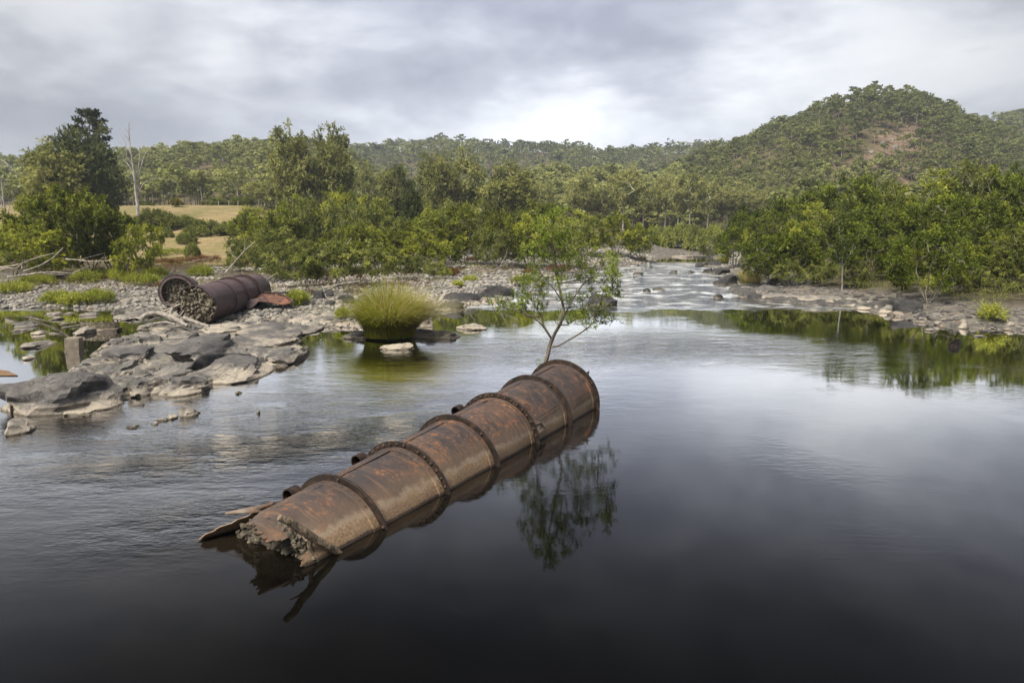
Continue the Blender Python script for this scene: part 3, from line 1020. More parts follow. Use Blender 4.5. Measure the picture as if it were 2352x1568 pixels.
def plant(protos, name, px, y, ytop, wpx, label, cat, group, idx, rz=None, sink=0.0, base_w=None):
    """a copy of a prototype standing on the ground at picture column px and distance y, its top at picture row ytop"""
    tm, cm, ph, pw = protos[idx % len(protos)]
    x = (px - 1176) / (FPX / K) * y
    x = ap(px, 560, y).x
    z0 = th1(x, y) - sink
    top = ap(px, ytop, y).z
    hz = max((top - z0) / ph, 0.15)
    ww = wpx / (FPX / K) * y / pw
    g = random.Random(int(px * 13 + y * 7))
    root = thing(name, (x, y, z0), label, cat, group, g.uniform(0, 6.28) if rz is None else rz, (ww, ww * g.uniform(0.85, 1.1), hz))
    ob('trunk', tm, root)
    ob('crown', cm, root)
    return root


# hillside woodland: a mass nobody could count, one mesh per hill
def forest_tree(g, nq, kind):
    """unit tree (height 1): crown quads and trunk"""
    nm = int(g.integers(9, 15))
    ms = []
    for k in range(nm):
        t = g.random()
        a = 2.4 * k + g.uniform(-0.4, 0.4)
        r = 0.26 * math.sin(math.pi * (0.25 + 0.65 * t)) * g.uniform(0.5, 1.1)
        ms.append((math.cos(a) * r, math.sin(a) * r, 0.42 + 0.5 * t))
    ms = np.array(ms)
    dd = unit(g.normal(size=(nq, 3)))
    c = ms[g.integers(0, nm, nq)] + dd * g.uniform(0.3, 1, (nq, 1)) ** 0.6 * np.array([0.115, 0.115, 0.07])
    n = unit(g.normal(0, 0.75, (nq, 3)) + dd + np.array([0, 0, 0.35]))
    a = unit(np.cross(n, g.normal(size=(nq, 3))))
    b = np.cross(n, a)
    s = g.uniform(0.6, 1.3, (nq, 1)) * (0.037 if nq > 100 else 0.056)
    V = np.stack([c - a * s * 1.2 - b * s * 0.8, c + b * s * 1.3, c + a * s * 1.2 - b * s * 0.8], 1)
    tv, tq = [], []
    mb = MB()
    top = np.array([g.normal(0, 0.03), g.normal(0, 0.03), 0.55])
    mb.add(*tube([(0, 0, -0.05), top * 0.5 + g.normal(0, 0.008, 3), top], [0.016, 0.012, 0.009], 3, False)[:2])
    for m_ in ms[:4]:
        mb.add(*tube([top * 0.8, m_], [0.008, 0.004], 3, False)[:2])
    return V.reshape(-1, 3), np.concatenate(mb.V), np.concatenate(mb.Q)


gF = np.random.default_rng(21)
FT = [forest_tree(gF, 180, 0) for _ in range(10)]
FT_LO = [forest_tree(gF, 62, 0) for _ in range(8)]


def woodland(name, label, n, pxr, yr, hr, tone_f, keep, lo=False, seed=0, widen=1.22):
    g = np.random.default_rng(seed)
    # even cover of the ground: x spread grows with distance
    y = np.sqrt(g.uniform(yr[0] ** 2, yr[1] ** 2, n * 3))
    px = g.uniform(pxr[0], pxr[1], n * 3)
    x = (px - 1176) / (FPX / K) * y
    k = keep(px, y, x, g) & (fbm2(x, y, 0.035, 3, seed + 60) + g.uniform(-0.7, 0.7, len(x)) > -0.42)
    y, px, x = y[k][:n], px[k][:n], x[k][:n]
    z = terrain(x, y)
    h = g.uniform(hr[0], hr[1], len(x)) * np.clip(g.normal(1, 0.2, len(x)), 0.55, 1.3)
    tone = np.clip(tone_f(px, y, x) + 0.16 * fbm2(x, y, 0.02, 3, seed + 80) + g.normal(0, 0.10, len(x)), 0.03, 0.97)
    a = g.uniform(0, 6.28, len(x))
    src = FT_LO if lo else FT
    which = g.integers(0, len(src), len(x))
    CV, CQ, CT, TV, TQ = [], [], [], [], []
    cn = tn = 0
    for s, (V, tv, tq) in enumerate(src):
        i = np.nonzero(which == s)[0]
        if not len(i):
            continue
        ca, sa = np.cos(a[i])[:, None], np.sin(a[i])[:, None]
        wsc = h[i][:, None] * widen * g.uniform(0.7, 1.45, (len(i), 1))

        def put(U):
            return np.stack([(U[None, :, 0] * ca - U[None, :, 1] * sa) * wsc + x[i][:, None],
                             (U[None, :, 0] * sa + U[None, :, 1] * ca) * wsc + y[i][:, None],
                             U[None, :, 2] * h[i][:, None] + z[i][:, None]], -1)
        P = put(V).reshape(-1, 3)
        CV.append(P)
        nq = len(P) // 3
        tq_ = np.repeat(tone[i], len(V) // 3) + g.normal(0, 0.06, nq)
        CT.append(np.repeat(np.clip(tq_, 0, 1), 3))
        P2 = put(tv).reshape(-1, 3)
        TV.append(P2)
        off = np.arange(len(i))[:, None, None] * len(tv)
        TQ.append((tq[None] + off).reshape(-1, 4) + tn)
        tn += len(P2)
    CV = np.concatenate(CV)
    root = thing(name, (0, 0, 0), label, 'forest')
    root['kind'] = 'stuff'
    c = mk('crown', CV, np.arange(len(CV)).reshape(-1, 3), None, M['forest'], False, {'tone': np.concatenate(CT)})
    o = ob('crown', c, root)
    o['kind'] = 'stuff'
    o = ob('trunk', mk('trunk', np.concatenate(TV), np.concatenate(TQ), None, M['forest_trunk'], True), root)
    o['kind'] = 'stuff'
    return root


def clear_view(px, y):
    return (px > -60) & (px < 2420)


woodland('hill_forest', 'dark wooded slope of the rounded hill on the right', 1900, (1380, 2440), (255, 440), (5.5, 9.5),
         lambda px, y, x: 0.30 + 0.32 * sstep(-y, -340, -265) * 0.9, lambda px, y, x, g: (bare_patch(px, y, x) > 0.9) | (g.random(len(px)) < 0.22), seed=1)
woodland('hill_forest', 'olive brown wooded slope of the long hill on the left', 1700, (-60, 1000), (190, 450), (6.5, 10.5),
         lambda px, y, x: 0.50 + 0.16 * fbm2(x, y, 0.03, 3, 4) + 0.12 * sstep(-y, -230, -190),
         lambda px, y, x, g: (y > 205) | (px > 600), seed=2)
woodland('hill_forest', 'grey green forest on the most distant ridge in the middle', 2300, (560, 1900), (440, 880), (10, 15),
         lambda px, y, x: 0.30 + 0.10 * fbm2(x, y, 0.012, 3, 8), lambda px, y, x, g: y > 0, lo=True, seed=3)
woodland('hill_forest', 'distant wooded ridge at the right edge behind the rounded hill', 500, (2080, 2460), (520, 700), (9, 13),
         lambda px, y, x: 0.27 + 0.0 * x, lambda px, y, x, g: y > 0, lo=True, seed=4)
woodland('hill_forest', 'yellow green wood toned as sunlit on the low knoll behind the white trunked gums', 520, (1060, 1720), (262, 400), (8, 12),
         lambda px, y, x: 0.60 + 0.0 * x, lambda px, y, x, g: (px < 1560), seed=5)  # sun patch on the knoll painted in as a paler leaf tone
woodland('hill_forest', 'mixed flat woodland behind the river shrubs', 420, (560, 2420), (165, 262), (7, 13),
         lambda px, y, x: 0.50 + 0.12 * fbm2(x, y, 0.03, 3, 14), lambda px, y, x, g: (px > 620) & ~((px > 1240) & (px < 1780) & (y < 258)) & ((y > 190) | (px > 1780)), seed=6)


# ------------------------------------------------------------------ the big rusted cylinder in the river
AX_AZ, AX_T = 0.513, 0.06
AX_D = np.array([math.sin(AX_AZ) * math.cos(AX_T), math.cos(AX_AZ) * math.cos(AX_T), math.sin(AX_T)])
AX_S = np.array([math.cos(AX_AZ), -math.sin(AX_AZ), 0.0])
AX_U = np.cross(AX_S, AX_D)
AX_0 = np.array([-3.044, 11.654, -0.39])
SEG = 1.83


def cyl(s, th, r, o=AX_0, D=AX_D, S=AX_S, U=AX_U):
    s, th, r = np.broadcast_arrays(np.asarray(s, float), np.asarray(th, float), np.asarray(r, float))
    return o + s[..., None] * D + r[..., None] * (np.sin(th)[..., None] * S + np.cos(th)[..., None] * U)


def shell_mesh(name, s0f, s1f, r, mat, a0=-math.pi, a1=math.pi, nu=20, nv=96, thick=0.018, dent=0.018, seed=0, frame=None, lift=None):
    """curved plate between s0(theta) and s1(theta), with thickness"""
    fr = frame or {}
    th = np.linspace(a0, a1, nv)
    u = np.linspace(0, 1, nu)[:, None]
    s0 = np.array([s0f(t) for t in th])[None]
    s1 = np.array([s1f(t) for t in th])[None]
    s = s0 * (1 - u) + s1 * u
    T = np.broadcast_to(th[None], s.shape)
    rr = r + dent * fbm(np.stack([s * 1.3, np.sin(T) * 2, np.cos(T) * 2 + seed], -1), 3, seed)
    if lift is not None:
        rr = rr + lift(s, T)
    A = cyl(s, T, rr, **fr).reshape(-1, 3)
    B = cyl(s, T, rr - thick, **fr).reshape(-1, 3)
    n = nu * nv
    q = grid_quads(nu, nv)
    Q = [q, q[:, ::-1] + n]
    e = lambda i: np.stack([i[:-1], i[1:], i[1:] + n, i[:-1] + n], -1)
    Q.append(e(np.arange(nv)))
    Q.append(e(np.arange(nv) + (nu - 1) * nv)[:, ::-1])
    if a1 - a0 < 2 * math.pi - 0.01:
        Q.append(e(np.arange(nu) * nv)[:, ::-1])
        Q.append(e(np.arange(nu) * nv + nv - 1))
    return mk(name, np.vstack([A, B]), np.concatenate(Q), None, mat, True, None, 40)


def ring_mesh(name, s, w, r0, r1, mat, nv=128, a0=-math.pi, a1=math.pi, frame=None, wob=0.006, seed=0):
    fr = frame or {}
    full = a1 - a0 > 2 * math.pi - 0.01
    th = np.linspace(a0, a1, nv, endpoint=not full)
    prof = [(s, r0), (s, r1 - 0.006), (s + 0.006, r1), (s + w - 0.006, r1), (s + w, r1 - 0.006), (s + w, r0)]
    wv = wob * fbm(np.stack([np.sin(th) * 4, np.cos(th) * 4, th * 0 + seed], -1), 3, seed)
    V = np.stack([cyl(np.full(nv, p[0]), th, p[1] + (wv if p[1] > r0 + 0.01 else 0), **fr) for p in prof], 0)
    n = len(prof)
    V = V.reshape(-1, 3)
    Q = grid_quads(n, nv, full)
    # close the inner face
    k = np.arange(nv if full else nv - 1)
    k2 = (k + 1) % nv
    Q = np.vstack([Q, np.stack([(n - 1) * nv + k, k, k2, (n - 1) * nv + k2], -1)])
    return mk(name, V, Q[:, ::-1], None, mat, True, None, 35)


def bolt_proto(name, r, h, mat, hexa=False):
    k = 6 if hexa else 8
    a = np.linspace(0, 2 * np.pi, k, endpoint=False)
    rings = [(r, 0.0), (r * 0.98, h * 0.5), (r * 0.55, h * 0.95)]
    V = [[math.cos(t) * q, math.sin(t) * q, z] for q, z in rings for t in a] + [[0, 0, h]]
    Q = grid_quads(3, k, True)[:, ::-1]
    T = [(2 * k + j, 2 * k + (j + 1) % k, 3 * k) for j in range(k)]
    return mk(name, V, Q, T, mat, True, None, 45)


def frame_rot(n):
    """rotation that turns +Z to n"""
    return Vector(n).to_track_quat('Z', 'Y').to_euler()


root = thing('iron_cylinder', tuple(cyl(-1.9, 0, 0.0)), 'long rusted riveted iron cylinder lying half sunk in the river', 'cylinder')
PIPE = root
rl = np.array(root.location)
edge_pts = [(-180, -1.5), (-95, -1.55), (-60, -1.35), (-32, -1.16), (-24, -1.28), (-16, -1.60), (-11, -1.76), (-6, -1.70), (3, -1.78), (9, -1.87), (15, -1.85),
            (21, -1.85), (26, -1.75), (29, -1.56), (34, -1.46), (40, -1.41), (45, -1.36), (49, -1.44), (53, -1.64), (58, -1.66), (63, -1.69), (75, -1.55), (110, -1.4), (180, -1.5)]
ex = np.radians([p[0] for p in edge_pts])
ey = np.array([p[1] for p in edge_pts])


def tear(t):
    j = 0.035 * math.sin(t * 61) + 0.025 * math.sin(t * 133 + 1) + 0.015 * math.sin(t * 211)
    return float(np.interp(t, ex, ey)) + j


LAP = 0.17     # angle-iron collar just before each flange


def seg_edges(k):
    return (lambda t: k * SEG + 0.03), (lambda t: (k + 1) * SEG - 0.002)


def crumple(s, T):
    """the lip of the torn plate bends"""
    u = np.clip((-0.9 - s) / 1.0, 0, 1)
    return -0.10 * u ** 2 * np.exp(-((T - 0.75) / 0.35) ** 2) - 0.05 * u ** 2 * np.exp(-((T - 0.25) / 0.2) ** 2) + 0.035 * u * np.sin(T * 9)


part('torn_plate', shell_mesh('torn_plate', tear, lambda t: -0.002, 1.03, M['rust'], a0=-0.56, nu=40, nv=190, seed=3, lift=crumple), root)
# the sheet left of the split seam has peeled outwards
def peel(s, T):
    u = np.clip((-0.35 - s) / 1.4, 0, 1)
    return 0.42 * u ** 1.6 * (0.35 + 0.65 * sstep(-T, 0.62, 1.5))
def tear_left(t):
    return -1.15 - 0.75 * float(sstep(-t, 0.6, 1.25)) + 0.05 * math.sin(t * 47) + 0.03 * math.sin(t * 101)
part('peeled_plate', shell_mesh('peeled_plate', tear_left, lambda t: -0.002, 1.045, M['rust'], a0=-2.0, a1=-0.545, nu=30, nv=70, seed=4, lift=peel), root)
# curled strip of torn sheet
P0 = cyl(-0.95, -0.55, 1.05)
strip = [P0, cyl(-1.15, -0.66, 1.13), cyl(-1.32, -0.80, 1.27), cyl(-1.42, -0.92, 1.40)]
sp = smooth_path(strip, 12)
mb = MB()
wv = np.linspace(0.10, 0.012, 12)
sd_ = np.array(AX_D) * 0.6 + np.array([0, 0, 0.5])
V = np.stack([sp + sd_ * wv[:, None], sp - sd_ * wv[:, None], sp - sd_ * wv[:, None] - np.array([0, 0, 0.016]), sp + sd_ * wv[:, None] - np.array([0, 0, 0.016])], 1)
mb.add(V.reshape(-1, 3), grid_quads(12, 4, True))
part('torn_strip', mb.mesh('torn_strip', M['rust'], True, 40), root)

for k in range(0, 5):
    a, b = seg_edges(k)
    part('plate', shell_mesh('plate', a, b, 1.03, M['rust'], seed=10 + k), root)

big_bolt = bolt_proto('bolt', 0.033, 0.035, M['rust_bolt'], True)
riv = bolt_proto('rivet', 0.019, 0.015, M['rust_bolt'])
for k in range(6):
    s = k * SEG
    fl = part('flange', ring_mesh('flange', s - 0.012, 0.042, 0.99, 1.168, M['rust_rim'], seed=k), root)
    co = part('collar', ring_mesh('collar', s - LAP, LAP - 0.014, 1.0, 1.052, M['rust'], seed=20 + k, wob=0.004), root)
    # bolts on the flange face, rivets round the collar
    n = 40
    for j in range(n):
        t = 2 * math.pi * (j + 0.5) / n
        P = cyl(s - 0.012, t, 1.11)
        if P[2] < 0.03 or (k in (0, 2, 4, 5) and (math.sin(t * 23 + k * 2) < 0.86)) or math.sin(t * 57 + k) > 0.93:
            continue
        ob('bolt', big_bolt, fl, tuple(P - rl), rot=frame_rot(-AX_D), scale=(0.92, 0.92, 0.9))
    for j in range(46):
        t = 2 * math.pi * (j + 0.5) / 46
        P = cyl(s - LAP * 0.5, t, 1.05)
        if P[2] < 0.04:
            continue
        nrm = math.sin(t) * AX_S + math.cos(t) * AX_U
        if math.sin(t * 41 + k * 3) > -0.8:
            ob('rivet', riv, co, tuple(P - rl), rot=frame_rot(nrm), scale=(0.8, 0.8, 0.7))

# seam rivets: a double row on the crown of every plate and rows low on the flank, too small to pick apart
rv = [v.co[:] for v in riv.vertices]
rp = np.array(rv)
rq = [list(p.vertices) for p in riv.polygons]
rQ = np.array([q for q in rq if len(q) == 4])
rT = np.array([q for q in rq if len(q) == 3])


def rivet_rows(rows, mat, scale=1.0, frame=None):
    mb = MB()
    fr = frame or {}
    S, U = fr.get('S', AX_S), fr.get('U', AX_U)
    D = fr.get('D', AX_D)
    for s, t, r in rows:
        P = cyl(s, t, r, **fr)
        n = math.sin(t) * S + math.cos(t) * U
        side = np.cross(n, D)
        V = P + scale * (rp[:, :1] * D + rp[:, 1:2] * side + rp[:, 2:3] * n)
        mb.add(V, rQ, rT)
    return mb.mesh('rivet_seam', mat, True, 45)


g = random.Random(5)
for k in range(-1, 5):
    rows = []
    s0 = -1.15 if k < 0 else k * SEG + 0.10
    s1 = (k + 1) * SEG - LAP - 0.04
    for c in (-0.165, -0.285) if k % 2 else (-0.20, -0.32):
        s = s0
        while s < s1:
            rows.append((s + g.uniform(-0.006, 0.006), c + g.uniform(-0.006, 0.006), 1.03))
            s += 0.083
    if k in (3, 4):
        for c in (1.02, 1.10) if k == 3 else (1.16, 1.25, 1.33):
            s = s0
            while s < s1:
                rows.append((s, c, 1.03))
                s += 0.09
    if k == 3:
        for j in range(3):
            for i in range(4):
                rows.append((k * SEG + 0.16 + 0.09 * i, 0.62 + 0.06 * j, 1.035))
    part('rivet_seam', rivet_rows(rows, M['rust_bolt'], 1.25), root, kind='stuff')
    # lapped edge of the sheet beside the seam
    lap_s1 = s1 + 0.02
    part('lap_strip', shell_mesh('lap_strip', lambda t: s0, lambda t: lap_s1, 1.043, M['rust'], a0=-0.36, a1=-0.12, nu=8, nv=10, thick=0.012, dent=0.004, seed=40 + k), root)

# angle iron and cleats of the old bracing on the upstream side
for k in range(-1, 5):
    s0, s1 = (-1.0 if k < 0 else k * SEG + 0.06), (k + 1) * SEG - LAP - 0.02
    rag = [1.03 + 0.16 + 0.05 * math.sin(9 * s + k) * (k % 2) for s in np.linspace(s0, s1, 14)]
    mb = MB()
    ss = np.linspace(s0, s1, 14)
    th_ = -1.02
    inner = np.array([cyl(s, th_, 1.02) for s in ss])
    outer = np.array([cyl(s, th_ - 0.03, r) for s, r in zip(ss, rag)])
    lip = np.array([cyl(s, th_ - 0.20, r - 0.01) for s, r in zip(ss, rag)])
    for A, B in ((inner, outer), (outer, lip)):
        dz = np.array([0, 0, 0.022])
        V = np.stack([A, B, B - dz, A - dz], 1).reshape(-1, 3)
        mb.add(V, grid_quads(14, 4, True))
    part('angle_iron', mb.mesh('angle_iron', M['rust_rim'], True, 40), root)

for s, sc_ in ((-0.02, 0.8), (SEG - 0.02, 0.8), (3 * SEG - 0.05, 0.75)):
    # round-ended cleat: a short rolled ring standing out from the side
    c = cyl(s - 0.02, -1.08, 1.25)
    X_ = -AX_S * 0.8 + np.array([0, 0, 0.6])
    X_ = X_ / np.linalg.norm(X_)
    Y_ = np.cross(AX_D, X_)
    a = np.linspace(-2.4, 2.0, 22)
    mb = MB()
    prof = []
    for rr, off in ((0.185, -0.07), (0.185, 0.15), (0.160, 0.15), (0.160, -0.07)):
        prof.append(np.array([c + sc_ * rr * (np.cos(t) * X_ + np.sin(t) * Y_) + AX_D * off for t in a]))
    mb.add(np.stack(prof, 1).reshape(-1, 3), grid_quads(22, 4, True))
    # back plate of the cleat
    disc = [c + AX_D * 0.14] + [c + sc_ * 0.17 * (math.cos(t) * X_ + math.sin(t) * Y_) + AX_D * 0.14 for t in np.linspace(0, 2 * np.pi, 14, endpoint=False)]
    mb.add(disc, None, [(0, 1 + j, 1 + (j + 1) % 14) for j in range(14)])
    cl = part('cleat', mb.mesh('cleat', M['rust_rim'], True, 40), root)
    for j in range(3):
        P = c + 0.09 * (math.cos(j * 2.1) * X_ + math.sin(j * 2.1) * Y_) + AX_D * 0.13
        ob('bolt', big_bolt, cl, tuple(P - rl), rot=frame_rot(-AX_D), scale=(1.5, 1.5, 1.8))

# buckled gusset sheet on the near flank beyond the fourth flange
g0 = 3 * SEG
mb = MB()
gus = np.array([cyl(g0 + 0.05, 0.92, 1.05), cyl(g0 + 0.06, 1.12, 1.10), cyl(g0 + 0.07, 1.32, 1.14), cyl(g0 + 0.62, 1.36, 1.05), cyl(g0 + 0.35, 1.15, 1.13), cyl(g0 + 0.2, 1.0, 1.08)])
V = np.vstack([gus, gus - 0.02 * (AX_S + AX_U)])
mb.add(V, [(0, 1, 4, 5), (1, 2, 3, 4), (11, 10, 7, 6), (10, 9, 8, 7)] + [(i, i + 6, (i + 1) % 6 + 6, (i + 1) % 6) for i in range(6)])
part('gusset', mb.mesh('gusset', M['rust']), root)
# small sharp tooth left on the far rim
mb = MB()
b0, b1, b2 = cyl(5 * SEG + 0.02, 0.72, 1.16), cyl(5 * SEG + 0.02, 0.80, 1.16), cyl(5 * SEG + 0.06, 0.74, 1.25)
V = np.array([b0, b1, b2, b0 + AX_D * 0.02, b1 + AX_D * 0.02, b2 + AX_D * 0.02])
mb.add(V, [(0, 1, 4, 3), (1, 2, 5, 4), (2, 0, 3, 5)], [(0, 2, 1), (3, 4, 5)])
part('torn_tooth', mb.mesh('torn_tooth', M['rust_rim']), root)

# rubble concrete core showing under the torn lip
V, T = ico(5)
th_ = np.arctan2(V[:, 0], V[:, 1])
nr = np.linalg.norm(V[:, :2], axis=1)
rr = np.minimum(nr * 1.25, 1.0) * 0.985
front = V[:, 2] < 0
s_ = np.where(front, -1.34 - 0.10 * np.cos(th_ - 0.2) * rr, 0.4)
s_ = s_ + np.where(front, 0.13 * fbm(np.stack([np.sin(th_) * rr * 5, np.cos(th_) * rr * 5, rr * 0], -1), 4, 11), 0)
rr = rr * (1 - np.where(nr > 0.75, 0.025 * np.abs(fbm(V * 6, 3, 8)), 0))
part('rubble_core', mk('rubble_core', cyl(s_, th_, rr), None, T, M['concrete'], True, None, 35), root)
CH = [mk('rubble_stone', rock_verts(500 + i, 3, 12, 0.02, cr=(0.35, 0.65))[0] * 1.5, None, ico(3)[1], M['chunk']) for i in range(6)]
g = random.Random(9)
n_ch = 0
while n_ch < 260:
    t = g.uniform(-1.15, 1.15)
    rad = 0.99 - 0.62 * g.random() ** 1.6
    s = -1.37 - 0.10 * math.cos(t - 0.2) * rad + g.uniform(-0.05, 0.03)
    P = cyl(s, t, rad)
    if P[2] < -0.05:
        continue
    z = g.choice((0.022, 0.03, 0.036, 0.045, 0.055))
    ob('rubble_stone', CH[n_ch % 6], root, tuple(P - rl), rot=(g.uniform(0, 6), g.uniform(0, 6), g.uniform(0, 6)), scale=(z * 1.25, z, z * 0.85))
    n_ch += 1

# ------------------------------------------------------------------ log leaning on the torn end
lr = thing('driftwood_log', (-2.70, 10.25, 0.0), 'broken forked log leaning across the torn near end of the long cylinder', 'log')
LT, LB = np.array([-3.414, 9.69, 0.827]), np.array([-2.63, 10.315, -0.10])


def log_part(name, pts, radii, sides, seed, n):
    sp = smooth_path(pts, n)
    sp = sp + 0.012 * fbm(sp * 6 + seed, 2, seed)[:, None] * np.array([1.0, -0.6, 0.8])
    mb = MB()
    mb.add(*tube(sp, np.interp(np.linspace(0, 1, n), np.linspace(0, 1, len(radii)), radii), sides, True, 0.13, seed))
    part(name, mb.mesh(name, M['log'], True, 42), lr)


ax = lambda t: LT * (1 - t) + LB * t
log_part('trunk', [ax(0.0), ax(0.2) + [0, 0, 0.012], ax(0.45), ax(0.7) + [0, 0, -0.01], ax(1.0)], [0.045, 0.056, 0.060, 0.066, 0.066, 0.060, 0.050, 0.030], 14, 3, 40)
log_part('limb', [ax(0.47), ax(0.5) + [-0.06, -0.03, -0.10], ax(0.55) + [-0.05, -0.01, -0.22], np.array([-3.035, 10.03, 0.0])], [0.050, 0.040, 0.034, 0.024], 10, 4, 18)
log_part('snag', [ax(0.44), ax(0.3) + [-0.03, 0.03, -0.06], np.array([-3.386, 9.87, 0.569])], [0.026, 0.018, 0.012], 8, 5, 10)

# ------------------------------------------------------------------ rocks
def rock(px0, px1, pyf, pyb, h, mat, label, name='rock', seed=None, z0=None, sub=4, cuts=10, boxy=0.25, group='rocks of the river bed', conv=None, flat=False, rz=0.0):
    """rock whose footprint on the water plane spans columns px0..px1 and rows pyf (front) .. pyb (back), h metres tall"""
    if conv:
        (px0, pyf), (px1, pyb) = conv(px0, pyf), conv(px1, pyb)
    seed = int(px0 * 3 + pyf * 7) if seed is None else seed
    pm = (px0 + px1) / 2
    zb = 0.0 if z0 is None else z0
    yf, yb = gp(pm, pyf, zb).y, gp(pm, pyb, zb).y
    yc = (yf + yb) / 2
    xa, xb = ap(px0, 700, yf).x, ap(px1, 700, yf).x
    xc = (xa + xb) / 2
    hw, hd = (xb - xa) / 2 * 1.06, (yb - yf) / 2 * 1.08
    if conv is not z5 and hd > hw * 0.75:
        hd = hw * 0.75
        yc = yf + hd
    if conv is z7:
        h = h * 1.35
    V, T = rock_verts(seed, sub, cuts, 0.11, 1.0, boxy)
    V = V / np.abs(V).max(0)
    # broad foot, sunk below the water or ground
    zz = V[:, 2]
    foot = 0.12
    lat = np.linalg.norm(V[:, :2], axis=1)[:, None]
    want = np.maximum(lat, 0.93 + 0.10 * vnoise(np.stack([V[:, 0] * 3 + seed, V[:, 1] * 3, 0 * zz], -1), 3)[:, None])
    low = sstep(-zz, -0.12, 0.10)[:, None]
    V[:, :2] = V[:, :2] * (1 - low) + V[:, :2] / (lat + 1e-6) * want * low * np.clip(lat * 3, 0, 1) + 0
    up = np.where(zz > -foot, (zz + foot) / (1 + foot), (zz + foot) * 0.8)
    if flat:
        up = np.where(up > 0.62, 0.62 + (up - 0.62) * 0.45, up) * 1.18
    V = np.stack([V[:, 0] * hw, V[:, 1] * hd, up * h], -1)
    me = mk(name, V, None, T, mat, True, None, 32)
    return ob(name, me, None, (xc, yc, zb), label, 'rock', group, rot=(0, 0, rz))


RK, RD, RP = M['rock'], M['rock_dark'], M['rock_pale']


def shelf(name, outline, conv, top, step, label, mat, seed, slope=0.8, z0=0.0):
    """jointed bedrock: blocks of differing height split by cracks, inside an outline on the water plane"""
    P = np.array([gp(*conv(*q_), z0)[:2] for q_ in outline])
    lo, hi = P.min(0) - 0.6, P.max(0) + 0.6
    nx, ny = int((hi[0] - lo[0]) / step), int((hi[1] - lo[1]) / step)
    X, Y = np.meshgrid(np.linspace(lo[0], hi[0], nx), np.linspace(lo[1], hi[1], ny), indexing='ij')
    Xw, Yw = X + 0.35 * fbm2(X, Y, 0.9, 3, seed), Y + 0.35 * fbm2(X, Y, 0.9, 3, seed + 5)
    p_ = np.stack([X, Y], -1)
    sd = np.full(X.shape, 1e9)
    ins = np.zeros(X.shape, bool)
    for i in range(len(P)):
        a, b = P[i], P[(i + 1) % len(P)]
        ab = b - a
        t = np.clip(((p_ - a) @ ab) / (ab @ ab), 0, 1)
        sd = np.minimum(sd, np.linalg.norm(p_ - a - t[..., None] * ab, axis=-1))
        ins ^= ((a[1] > Y) != (b[1] > Y)) & (X < (b[0] - a[0]) * (Y - a[1]) / (b[1] - a[1] + 1e-12) + a[0])
    sd = np.where(ins, sd, -sd) + 0.25 * fbm2(X, Y, 1.3, 3, seed + 2)
    g = np.random.default_rng(seed)
    n = int((hi[0] - lo[0]) * (hi[1] - lo[1]) * 0.9)
    C = g.uniform(lo, hi, (n, 2))
    D = np.linalg.norm(np.stack([Xw, Yw], -1)[:, :, None] - C[None, None], axis=-1)
    o = np.argsort(D, axis=-1)[..., :2]
    F = np.take_along_axis(D, o, -1)
    c = o[..., 0]
    tilt = g.normal(0, 0.10, (n, 2))
    hgt = g.uniform(0.45, 1.0, n)[c] * top + (X - C[c][..., 0]) * tilt[c][..., 0] + (Y - C[c][..., 1]) * tilt[c][..., 1]
    Z = np.minimum(hgt, np.maximum(sd, -0.6) * slope) + 0.05 * fbm2(X, Y, 2.2, 4, seed + 3)
    Z = Z - 0.13 * (1 - sstep(F[..., 1] - F[..., 0], 0.0, 0.13))
    Z = np.where(sd < -0.25, -0.5, Z) + z0
    me = mk(name, np.stack([X, Y, Z], -1).reshape(-1, 3), grid_quads(nx, ny)[:, ::-1], None, mat, True, None, 38)
    return ob(name, me, None, (0, 0, 0), label, 'rock', 'bedrock shelves')


shelf('rock_shelf', [(440, 1000), (560, 900), (660, 800), (830, 700), (1040, 650), (1320, 590), (1700, 560), (2050, 570), (2330, 600), (2200, 660), (2130, 740), (2135, 840), (1990, 890), (1850, 960), (1640, 1010),
                     (1420, 1085), (1050, 1105), (840, 1110), (560, 1130), (480, 1080)], z5, 0.26, 0.07, 'low jointed grey bedrock shelf running out from the left bank', M['rock_mid'], 7)
shelf('rock_shelf', [(700, 420), (850, 395), (1000, 390), (1300, 405), (1500, 430), (1720, 470), (1760, 560), (1560, 558), (1400, 520), (1150, 515), (930, 498), (830, 485), (740, 450)], z7, 0.38, 0.11,
      'bleached bedrock shelf along the right bank', M['rock_bank'], 9, 0.5)
shelf('rock_shelf', [(-250, 560), (100, 545), (420, 560), (470, 680), (430, 700), (200, 672), (-40, 668), (-260, 640)], z6, 0.28, 0.09, 'flat grey bedrock shelf behind the big grass clump', RK, 11, 0.6)
SPIT = 'rocks of the left spit'
RM = M['rock_mid']
